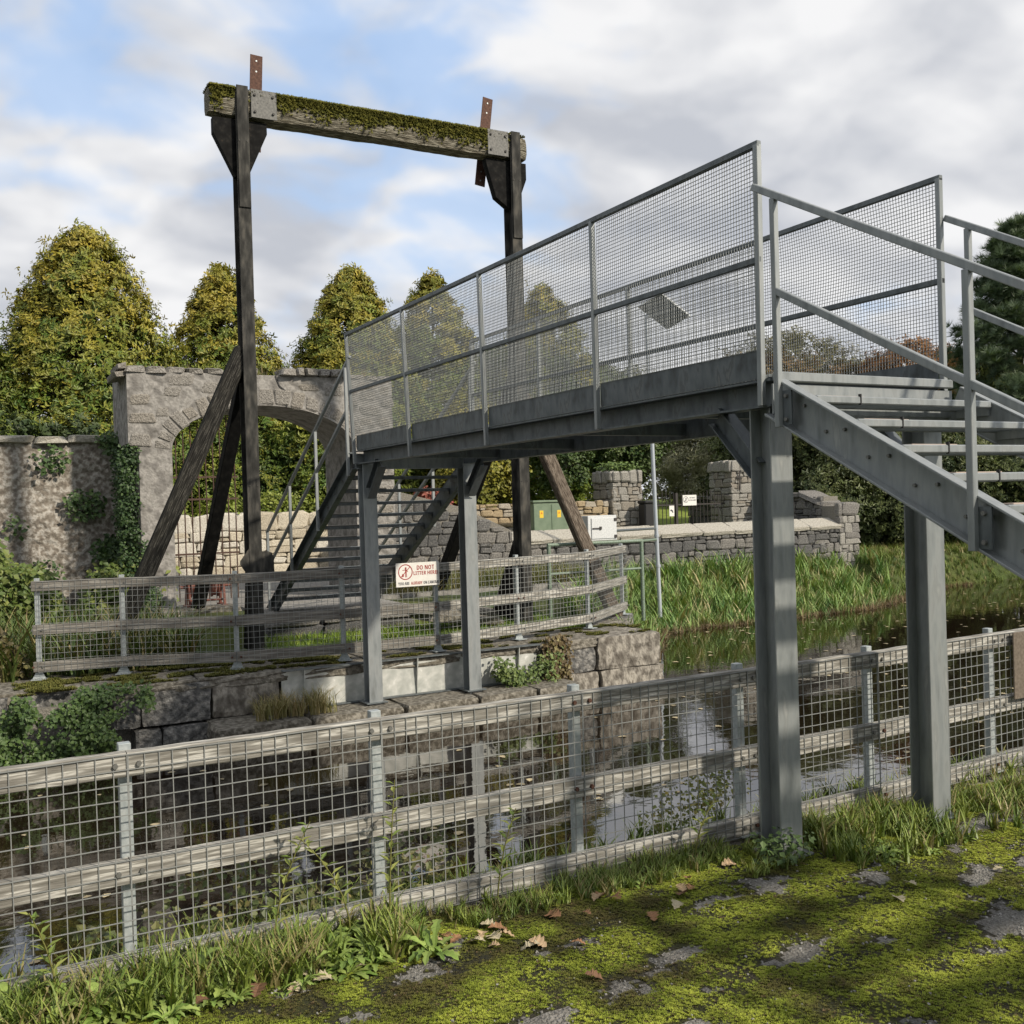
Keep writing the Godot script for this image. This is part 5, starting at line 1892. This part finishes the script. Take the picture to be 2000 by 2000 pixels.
	ivy("dry_vine", "dead reddish vine hanging from the far coping", func():
		var y = r.randf_range(-0.45, 0.33)
		return [Vector3(2.72 + r.randf_range(-0.2, 0.16), y, -6.96 + r.randf() * 0.1), Vector3(0, 0.2, 1)], 520, 0.05, [Color(.09, .055, .025), Color(.2, .17, .06)], r)
	ivy("bramble", "green bramble clump growing behind the near fence's left bays", func():
		var x = r.randf_range(-3.6, -1.75)
		var h = 0.2 + 0.28 * absf(sin(x * 3.0 + 1.0))
		return [Vector3(x, -0.12 + r.randf() * h, r.randf_range(-0.86, -0.56)), Vector3(0, 0.8, 0.6)], 380, 0.045, [Color(.06, .1, .025), Color(.24, .2, .07)], r)
	ivy("bramble", "small autumn bramble between the fence and the left near pillar", func():
		var a = r.randf() * TAU
		var d = sqrt(r.randf())
		return [Vector3(-0.02 + cos(a) * d * 0.42, 0.06 + absf(sin(a)) * d * 0.3 + cos(a) * d * 0.14, r.randf_range(-0.82, -0.6)), Vector3(0, 0.6, 0.6)], 230, 0.03, [Color(.12, .17, .035), Color(.4, .32, .08)], r)
	ivy("nettle", "low dark leafy plant at the foot of the left near pillar", func():
		var a = r.randf() * TAU
		var d = sqrt(r.randf())
		return [Vector3(0.0 + cos(a) * d * 0.2, 0.02 + r.randf() * 0.14, 0.03 + sin(a) * d * 0.12), Vector3(0, 1, 0.3)], 70, 0.04, [Color(.05, .1, .025), Color(.14, .2, .06)], r)
	ivy("ferns", "small plants rooted on top of the grey gate pier", func():
		return [Vector3(r.randf_range(10.45, 11.3), r.randf_range(2.85, 3.05), r.randf_range(-17.7, -16.95)), Vector3(0, 1, 0.3)], 260, 0.09, [Color(.08, .14, .03), Color(.2, .27, .07)], r)
	# single tall stems by the near fence
	for e in [[-2.83, 0.62, 0.18], [-2.25, 0.75, 0.03], [-3.75, 0.45, -0.1], [-1.65, 0.5, 0.1], [-2.45, 0.55, -0.25], [-0.35, 0.42, 0.2]]:
		var m = MB.new()
		m.tint = true
		m.col = Color(.2, .2, .06)
		var pts = []
		for k in 6:
			var f = k / 5.0
			pts.append(Vector3(e[2] * f * f, e[1] * f, 0.05 * f))
		path_tube(m, pts, 0.005, 0.002, 5)
		for k in 26:
			var f = 0.25 + 0.75 * k / 26.0
			m.col = Color(.13, .2, .04).lerp(Color(.3, .32, .09), r.randf())
			leaf(m, Vector3(e[2] * f * f, e[1] * f, 0.05 * f), Vector3(cos(k * 2.4), 0.5, sin(k * 2.4)).normalized(), Vector3.UP, 0.09 * (1.2 - f * 0.6), 0.026)
		var o = part(self, "tall_weed", m, M.blade)
		o.position = Vector3(e[0], 0.0, -0.3)
		tag(o, "tall narrow-leaved weed stem rising against the near fence", "weed", "tall weeds by the near fence")

func blades_over(called: String, label: String, cat: String, mesh: Mesh, n: int, where: Callable, tones: Array, dry: Color, share: float, r: RandomNumberGenerator) -> void:
	var xf = []
	var cols = []
	for i in n:
		var p = where.call()
		var s: float = p[1]
		xf.append(Transform3D(Basis(Vector3.UP, r.randf() * TAU).scaled_local(Vector3(s, s, s)), p[0]))
		var c: Color = tones[0].lerp(tones[1], r.randf())
		if r.randf() < share:
			c = c.lerp(dry, r.randf_range(0.4, 1.0))
		cols.append(c)
	var o = scatter(self, called, mesh, M.blade, xf, cols)
	tag(o, label, cat)

var ivy_twig: Mesh
func ivy(called: String, label: String, where: Callable, n: int, size: float, tones: Array, r: RandomNumberGenerator) -> void:
	if not ivy_twig:
		var m = MB.new()
		m.tint = true
		for k in 3:
			var a = k * 2.2
			m.col = Color.WHITE * (0.8 + 0.2 * k)
			leaf(m, Vector3(cos(a) * 0.5, 0.2 * k, sin(a) * 0.5), Vector3(cos(a + 0.4), -0.3, sin(a + 0.4)).normalized(), Vector3.UP, 1.1, 0.9, 0.15)
		m.face_up(0.0)
		ivy_twig = m.build()
	var xf = []
	var cols = []
	for i in n:
		var p = where.call()
		if p == null:
			continue
		var up: Vector3 = (p[1].normalized() + Vector3(r.randf_range(-0.6, 0.6), r.randf_range(-0.4, 0.6), r.randf_range(-0.4, 0.4))).normalized()
		var s = size * r.randf_range(0.5, 1.2)
		var b = Basis(Quaternion(Vector3.UP, up)) * Basis(Vector3.UP, r.randf() * TAU)
		xf.append(Transform3D(b.scaled_local(Vector3(s, s, s)), p[0]))
		cols.append(tones[0].lerp(tones[1], r.randf() * r.randf() + 0.1))
	var o = scatter(self, called, ivy_twig, M.leaf, xf, cols)
	tag(o, label, "plant")

# ------------------------------------------------------------------ trees
func tree(called: String, label: String, group: String, base: Vector3, h: float, low: float, R: float, shape: String, mesh: Mesh, clumps: int, per: int, tones: Array, seed_: int, trunk_r := 0.14) -> void:
	var t = thing(called, label, "tree" if called.contains("tree") or called.contains("pine") else "shrub", group, base)
	var r = RandomNumberGenerator.new()
	r.seed = seed_
	var m = MB.new()
	path_tube(m, [Vector3(0, -0.2, 0), Vector3(0.03, h * 0.3, 0.02), Vector3(-0.04, h * 0.6, 0.0), Vector3(0, h * 0.93, 0)], trunk_r, 0.02, 8)
	part(t, "trunk", m, M.bark)
	var lm = MB.new()
	var xf = []
	var cols = []
	var nz = noise(0.6, seed_, 3)
	for i in clumps:
		var f = r.randf()
		var pr = 1.0
		if shape == "flame":
			pr = (0.62 + 0.38 * minf(1.0, f / 0.25)) * pow(maxf(0.0, 1.0 - f), 0.68) * 1.3
		elif shape == "round":
			pr = sqrt(maxf(0.02, 1.0 - pow(2.0 * f - 1.0, 2.0)))
		elif shape == "cone":
			pr = 1.0 - f * 0.92
		elif shape == "box":
			pr = 1.0
		if r.randf() > pr + 0.25 and shape != "box":
			continue
		var a = r.randf() * TAU
		pr *= 1.0 + (0.2 if shape == "flame" else 0.28) * nz.get_noise_3d(cos(a) * 2.0, f * 5.0, sin(a) * 2.0)
		var rad = R * pr * (1.0 - 0.55 * pow(r.randf(), 2.2))
		var c = Vector3(cos(a) * rad, low + (h - low) * f, sin(a) * rad)
		if shape == "box":       # a hedge: long in x, narrow in z
			c = Vector3(r.randf_range(-R, R), low + (h - low) * f * (1.0 + 0.15 * nz.get_noise_1d(c.x * 3.0)), r.randf_range(-0.35, 0.35))
		var out = (Vector3(cos(a), 0.55, sin(a))).normalized()
		if i % 5 == 0:
			tube(lm, Vector3(0, c.y - 0.25 * rad - 0.2, 0), c, 0.028, 0.008, 5, false)
		var cr = (R if shape != "box" else 1.6) * (r.randf_range(0.06, 0.13) if shape == "flame" else r.randf_range(0.1, 0.2)) * (0.7 + 0.5 * pr)
		var yellow = clampf(r.randf_range(-0.45, 0.6) + (f - 0.4) * 1.3, 0.0, 1.0)
		var base_c: Color = tones[0].lerp(tones[1], r.randf()).lerp(tones[2], yellow * tones[3])
		for k in per:
			var q = Vector3(r.randfn(), r.randfn() * 0.9, r.randfn()) * 0.5
			var p = c + q * cr
			var up = (out + q * 0.7 + Vector3(0, 0.3, 0)).normalized()
			var s = r.randf_range(0.5, 1.15) if shape == "flame" else r.randf_range(0.55, 1.35)
			var b = Basis(Quaternion(Vector3.UP, up)) * Basis(Vector3.UP, r.randf() * TAU)
			xf.append(Transform3D(b.scaled_local(Vector3(s, s, s)), p))
			cols.append(base_c.lerp(tones[0].lerp(tones[2], r.randf()), 0.25) * r.randf_range(0.8, 1.2))
	if lm.v.size() > 0:
		part(t, "limbs", lm, M.bark)
	scatter(t, "crown", mesh, M.leaf, xf, cols)

func trees() -> void:
	var tw = twig_mesh(9, 0.13, 0.055, 0.17, 4)
	var tw2 = twig_mesh(8, 0.11, 0.07, 0.2, 6)
	var thin = twig_mesh(9, 0.17, 0.03, 0.2, 8)
	var hb = [Color(.055, .125, .018), Color(.14, .215, .028), Color(.4, .31, .035), 0.85]
	var grp = "conical hornbeams in a row behind the walls"
	tree("hornbeam_tree", "tall conical hornbeam, green with golden top, rising behind the garden wall", grp, Vector3(-1.3, 0.5, -21.6), 8.3, 0.6, 2.75, "flame", tw, 1700, 15, hb, 11)
	tree("hornbeam_tree", "golden-topped conical hornbeam rising behind the left gantry post", grp, Vector3(2.0, 0.5, -22.0), 7.8, 0.6, 2.0, "flame", tw, 1300, 14, hb, 12)
	tree("hornbeam_tree", "broad golden hornbeam above the right end of the stone gateway", grp, Vector3(5.25, 0.5, -21.4), 7.85, 0.6, 2.25, "flame", tw, 1400, 14, hb, 13)
	tree("hornbeam_tree", "pointed hornbeam seen through the mesh of the far bridge bays", grp, Vector3(8.35, 0.5, -23.0), 8.3, 0.6, 2.1, "flame", tw, 600, 22, hb, 14)
	tree("hornbeam_tree", "hornbeam seen through the bridge mesh right of the second gantry post", grp, Vector3(11.75, 0.5, -22.4), 8.1, 1.6, 2.2, "flame", tw, 470, 22, hb, 15)
	tree("hornbeam_tree", "dark green hornbeam cut off by the left picture side, behind the garden wall", grp, Vector3(-4.35, 0.5, -20.6), 6.8, 0.4, 2.1, "flame", tw, 1200, 14, [hb[0], Color(.07, .12, .018), hb[2], 0.15], 16)
	tree("dark_hedge_shrub", "dark green undergrowth filling the space behind the garden wall", "", Vector3(-4.6, 0.5, -17.6), 3.3, 0.0, 3.2, "box", tw, 300, 24, [Color(.015, .04, .012), Color(.045, .085, .02), Color(.1, .12, .02), 0.2], 17)
	tree("hedge_shrub", "clipped green hedge above the sunlit wall inside the arch", "", Vector3(1.6, 1.6, -20.6), 2.3, 0.0, 4.5, "box", tw2, 330, 22, [Color(.02, .06, .014), Color(.07, .12, .02), Color(.15, .18, .03), 0.4], 18)
	tree("hedge_shrub", "pale leafy ground cover along the top of the sunlit wall", "", Vector3(1.6, 1.9, -19.3), 0.32, 0.0, 4.2, "box", tw2, 130, 14, [Color(.09, .15, .02), Color(.2, .26, .04), Color(.26, .28, .05), 0.6], 19)
	var dk = [Color(.03, .07, .02), Color(.075, .125, .03), Color(.16, .18, .04), 0.3]
	var g2 = "dark broadleaf trees beyond the far gate"
	tree("broadleaf_tree", "dark leafy tree behind the honey coloured wall and cabinet", g2, Vector3(12.2, 0.9, -26.0), 6.2, 2.6, 2.6, "round", tw, 420, 24, dk, 21, 0.2)
	tree("broadleaf_tree", "dark rounded tree above the grey gate pier", g2, Vector3(16.0, 0.9, -27.5), 6.0, 2.4, 2.6, "round", tw, 420, 24, dk, 22, 0.2)
	tree("broadleaf_tree", "spreading olive-green tree behind the iron railing gate", g2, Vector3(21.0, 0.9, -33.0), 7.0, 2.0, 3.2, "round", tw, 420, 24, [dk[0], Color(.08, .1, .03), Color(.2, .17, .05), 0.5], 23, 0.2)
	tree("broadleaf_tree", "olive-brown tree whose top shows over the right bridge rail", g2, Vector3(28.5, 0.9, -29.5), 8.2, 1.0, 3.8, "round", tw, 460, 24, [Color(.05, .065, .025), Color(.11, .12, .045), Color(.22, .18, .06), 0.5], 24, 0.2)
	tree("silver_shrub", "pale silvery willow shrub behind the taller gate pier", "", Vector3(22.2, 0.9, -27.5), 4.2, 0.3, 1.9, "round", thin, 330, 24, [Color(.22, .22, .13), Color(.36, .36, .25), Color(.45, .44, .3), 0.5], 25)
	tree("golden_tree", "small yellow-green tree behind the ramped wall, left of the second gantry post", "", Vector3(7.3, 0.9, -18.6), 3.6, 0.9, 1.05, "round", tw2, 190, 22, [Color(.13, .15, .02), Color(.24, .23, .03), Color(.38, .3, .03), 0.8], 26, 0.07)
	tree("red_shrub", "low crimson shrub beside the small yellow-green tree", "", Vector3(6.0, 1.5, -18.3), 0.85, 0.1, 0.55, "round", tw2, 60, 14, [Color(.2, .03, .03), Color(.3, .07, .05), Color(.3, .12, .08), 0.5], 27, 0.03)
	tree("slender_tree", "slim ivy-clad tree with a pale trunk between cabinet and gate pier", "", Vector3(10.6, 0.9, -19.5), 5.2, 1.6, 0.7, "flame", tw2, 130, 18, dk, 28, 0.1)
	for e in [[13.2, -20.2, "thin park tree standing just inside the railing gate"], [12.55, -21.0, "slim park tree deeper on the lawn behind the railing gate"]]:
		tree("park_tree", e[2], "small park trees on the lawn", Vector3(e[0], 0.9, e[1]), 4.6, 2.0, 1.2, "round", tw2, 150, 20, dk, int(e[0] * 10), 0.1)
	var g3 = "dark thicket along the far bank"
	tree("thicket_shrub", "dark tangled bush rising behind the return wall", g3, Vector3(17.4, 0.5, -18.2), 4.4, 0.0, 2.1, "round", tw, 400, 24, [Color(.03, .055, .02), Color(.08, .115, .032), Color(.18, .18, .045), 0.35], 31)
	tree("thicket_shrub", "dark bush behind the right near pillar on the far bank", g3, Vector3(20.0, 0.5, -18.0), 4.0, 0.0, 2.2, "round", tw, 400, 24, [Color(.03, .055, .02), Color(.085, .12, .032), Color(.18, .18, .045), 0.35], 32)
	tree("thicket_shrub", "dense bush under the near stairs on the far bank", g3, Vector3(23.4, 0.5, -17.0), 4.0, 0.0, 2.3, "round", tw, 400, 24, [Color(.02, .045, .012), Color(.07, .1, .02), Color(.16, .17, .03), 0.4], 33)
	tree("cypress_tree", "bright green conifer bush beside the near stair rail", "", Vector3(25.2, 0.5, -16.6), 6.0, 0.0, 2.4, "cone", thin, 380, 24, [Color(.05, .09, .012), Color(.13, .17, .02), Color(.22, .23, .03), 0.5], 34)
	tree("copper_tree", "orange-red autumn tree behind the right mesh railing", "", Vector3(29.0, 0.9, -23.2), 7.0, 3.0, 2.0, "round", tw, 300, 22, [Color(.1, .07, .02), Color(.25, .1, .03), Color(.38, .16, .03), 0.8], 35)
	tree("copper_tree", "second orange autumn tree near the pine", "", Vector3(29.4, 0.9, -20.6), 6.2, 2.0, 1.6, "round", tw, 220, 22, [Color(.1, .09, .02), Color(.26, .13, .03), Color(.42, .2, .03), 0.8], 36)
	# trees standing outside the frame to the left; they darken the bridge's shaded side
	for e in [[-9.0, 2.5, 9.0, "big tree on the near bank, left of the fence"], [-9.5, 8.0, 9.5, "big tree on the near bank behind the viewpoint"], [-11.0, -11.0, 9.0, "big tree beyond the lock, left of the garden wall"], [-15.0, -16.5, 10.0, "big tree in the garden beyond the lock"]]:
		tree("bank_tree", e[3], "large trees left of the lock", Vector3(e[0], 0.0, e[1]), e[2], 1.2, 3.3, "round", tw, 420, 22, dk, 500 + int(e[2] * 3 - e[0]), 0.25)
	tree("hedge_shrub", "long olive and russet hedge beyond the right mesh railing", "", Vector3(25.8, 0.9, -25.2), 6.3, 1.5, 4.6, "box", tw, 620, 22, [Color(.05, .075, .02), Color(.12, .14, .04), Color(.3, .14, .05), 0.55], 41)
	pine()
	# far wood that closes the horizon
	var r = RandomNumberGenerator.new()
	r.seed = 404
	var xf = []
	var cols = []
	for i in 15000:
		var x = r.randf_range(-60.0, 95.0)
		var top = 5.0 + 1.6 * sin(x * 0.23) + 1.0 * sin(x * 0.71 + 2.0)
		var y = 0.5 + (top) * pow(r.randf(), 0.7)
		xf.append(Transform3D(Basis(Vector3(r.randf(), r.randf(), r.randf()).normalized(), r.randf() * TAU).scaled_local(Vector3.ONE * r.randf_range(2.2, 3.8)), Vector3(x, y, -48.0 + r.randf_range(-2.5, 2.5))))
		cols.append(Color(.03, .055, .018).lerp(Color(.12, .13, .04), r.randf()))
	var w = scatter(self, "distant_wood", tw, M.leaf, xf, cols)
	tag(w, "low line of distant trees closing the view behind everything", "wood")

func pine() -> void:
	var t = thing("pine_tree", "tall blue-green pine behind the near stair handrails", "tree", "", Vector3(25.7, 0.6, -16.3))
	var r = RandomNumberGenerator.new()
	r.seed = 55
	var m = MB.new()
	path_tube(m, [Vector3(0, -0.2, 0), Vector3(0.05, 4, 0), Vector3(0, 10.2, 0)], 0.2, 0.03, 8)
	part(t, "trunk", m, M.bark)
	var nb = MB.new()
	nb.tint = true
	for i in 40:
		var d = Vector3(r.randfn() * 0.6, r.randf_range(0.1, 1.0), r.randfn() * 0.6).normalized()
		var s = d.cross(Vector3(0.3, 0.2, 1)).normalized() * 0.008
		nb.col = Color.WHITE * r.randf_range(0.7, 1.2)
		nb.tri(-s, s, d * 0.26)
	nb.face_up(0.2)
	var needle = nb.build()
	var lm = MB.new()
	var xf = []
	var cols = []
	for i in 75:
		var f = i / 75.0
		var y = 1.6 + 8.2 * f
		var a = i * 2.4
		var L = (1.0 - f) * 3.0 + 0.35
		var d = Vector3(cos(a), 0.18 + 0.4 * f, sin(a)).normalized()
		tube(lm, Vector3(0, y, 0), Vector3(0, y, 0) + d * L, 0.04, 0.012, 5, false)
		for k in 110:
			var q = 0.25 + 0.75 * sqrt(r.randf())
			var p = Vector3(0, y, 0) + d * L * q + Vector3(r.randfn(), r.randfn() * 0.6, r.randfn()) * 0.26 * (0.5 + L * 0.2)
			var up = (d + Vector3(0, 0.9, 0) + Vector3(r.randfn(), r.randfn(), r.randfn()) * 0.3).normalized()
			xf.append(Transform3D(Basis(Quaternion(Vector3.UP, up)) * Basis(Vector3.UP, r.randf() * TAU), p))
			cols.append(Color(.05, .09, .045).lerp(Color(.15, .21, .1), r.randf()))
	part(t, "limbs", lm, M.bark)
	scatter(t, "crown", needle, M.leaf, xf, cols)

# ------------------------------------------------------------------ sky
func sky_image() -> Image:
	var W = 2048
	var H = 1024
	var img = Image.create(W, H, false, Image.FORMAT_RGBF)
	var a = noise(0.75, 301, 5)
	var b = noise(2.3, 307, 5)
	var g = noise(0.9, 311, 4)
	var fn = noise(2.6, 317, 7)
	# openings of blue in the cloud sheet: direction and size
	var gaps = [[Vector3(.36, .44, -.82), 0.1, 0.36], [Vector3(.31, .38, -.87), 0.09, 0.22], [Vector3(.35, .25, -.9), 0.1, 0.32], [Vector3(.44, .27, -.86), 0.1, 0.36], [Vector3(.08, .40, -.91), 0.14, 0.34], [Vector3(.53, .29, -.8), 0.06, 0.25], [Vector3(.72, .16, -.66), 0.1, 0.3], [Vector3(-.5, .5, -.6), 0.2, 0.4], [Vector3(.6, .7, .3), 0.3, 0.4], [Vector3(-.7, .5, .5), 0.25, 0.4]]
	for j in H / 2 + 8:
		var th = PI * (j + 0.5) / H
		var y = cos(th)
		for i in W:
			var ph = TAU * (i + 0.5) / W
			var d = Vector3(sin(th) * sin(ph), y, -sin(th) * cos(ph))
			var k = 1.0 / (maxf(y, 0.0) + 0.22)
			var px = d.x * k * 1.15
			var pz = d.z * k * 1.15
			var wp = 0.16 * b.get_noise_2d(px * 0.5 + 4.0, pz * 0.5)
			var fine = fn.get_noise_2d(px + wp, pz * 1.25 - wp)
			var cover = 0.74 + 0.26 * a.get_noise_2d(px + wp, pz + wp) + 0.5 * fine + 0.25 * exp(-d.distance_squared_to(Vector3(.72, .36, -.6)) / 0.1)
			for q in gaps:
				var dd = d.distance_squared_to(q[0])
				cover -= q[2] * exp(-dd / (q[1] * q[1]))
			cover += 0.35 * smoothstep(0.2, 0.0, y)
			var cl = 0.26 + 0.74 * smoothstep(0.16, 0.62, cover)
			var body = clampf(0.5 + 0.6 * g.get_noise_2d(px * 1.3 + 9.0, pz * 1.3) + 1.0 * fn.get_noise_2d(px * 0.75 + 3.0 + wp, pz * 0.95), 0, 1)
			var cloud = Color(.34, .355, .39).lerp(Color(.57, .57, .575), body)
			cloud = cloud.lerp(Color(.56, .57, .58), smoothstep(0.22, 0.02, y) * 0.7)
			var blue = Color(.2, .335, .56).lerp(Color(.36, .46, .6), smoothstep(0.5, 0.05, y))
			img.set_pixel(i, j, blue.lerp(cloud, cl))
	var low = Color(.3, .3, .28)
	for j in range(H / 2 + 8, H):
		for i in range(0, W):
			img.set_pixel(i, j, low)
	return img

func _ready() -> void:
	# camera
	var cam = Camera3D.new()
	cam.name = "camera"
	cam.transform = Transform3D(Basis(Vector3(.8785, -.0290, .4769), Vector3(.0292, .9995, .0071), Vector3(-.4768, .0077, .8790)).orthonormalized(), Vector3(-4.0544, 2.0824, 4.4153))
	cam.fov = 53.4
	cam.near = 0.05
	cam.far = 600.0
	add_child(cam)
	cam.current = true
	# sky
	var env = Environment.new()
	env.background_mode = Environment.BG_SKY
	var sky = Sky.new()
	var pm = PanoramaSkyMaterial.new()
	pm.panorama = ImageTexture.create_from_image(sky_image())
	sky.sky_material = pm
	env.sky = sky
	env.background_energy_multiplier = 1.0
	env.tonemap_mode = Environment.TONE_MAPPER_LINEAR
	env.tonemap_exposure = 1.62
	env.sdfgi_enabled = true
	env.ssao_enabled = true
	env.ssil_enabled = true
	var we = WorldEnvironment.new()
	we.name = "environment"
	we.environment = env
	add_child(we)
	# sun: behind and to the right of the camera, about 33 degrees up
	var sun = DirectionalLight3D.new()
	sun.name = "sun"
	sun.light_energy = 0.85
	sun.light_color = Color(1.0, 0.955, 0.88)
	sun.light_angular_distance = 2.2
	sun.shadow_enabled = true
	add_child(sun)
	sun.look_at_from_position(Vector3(0.407, 0.545, 0.733) * 50.0, Vector3.ZERO)
	materials()
	stone_meshes()
	block_meshes()
	print("setting")
	ground()
	near_bank()
	lock_walls()
	gateway()
	right_side()
	print("things")
	footbridge()
	gantry()
	fences()
	print("plants")
	trees()
	moss_and_grass()
	flora()
	print("done")
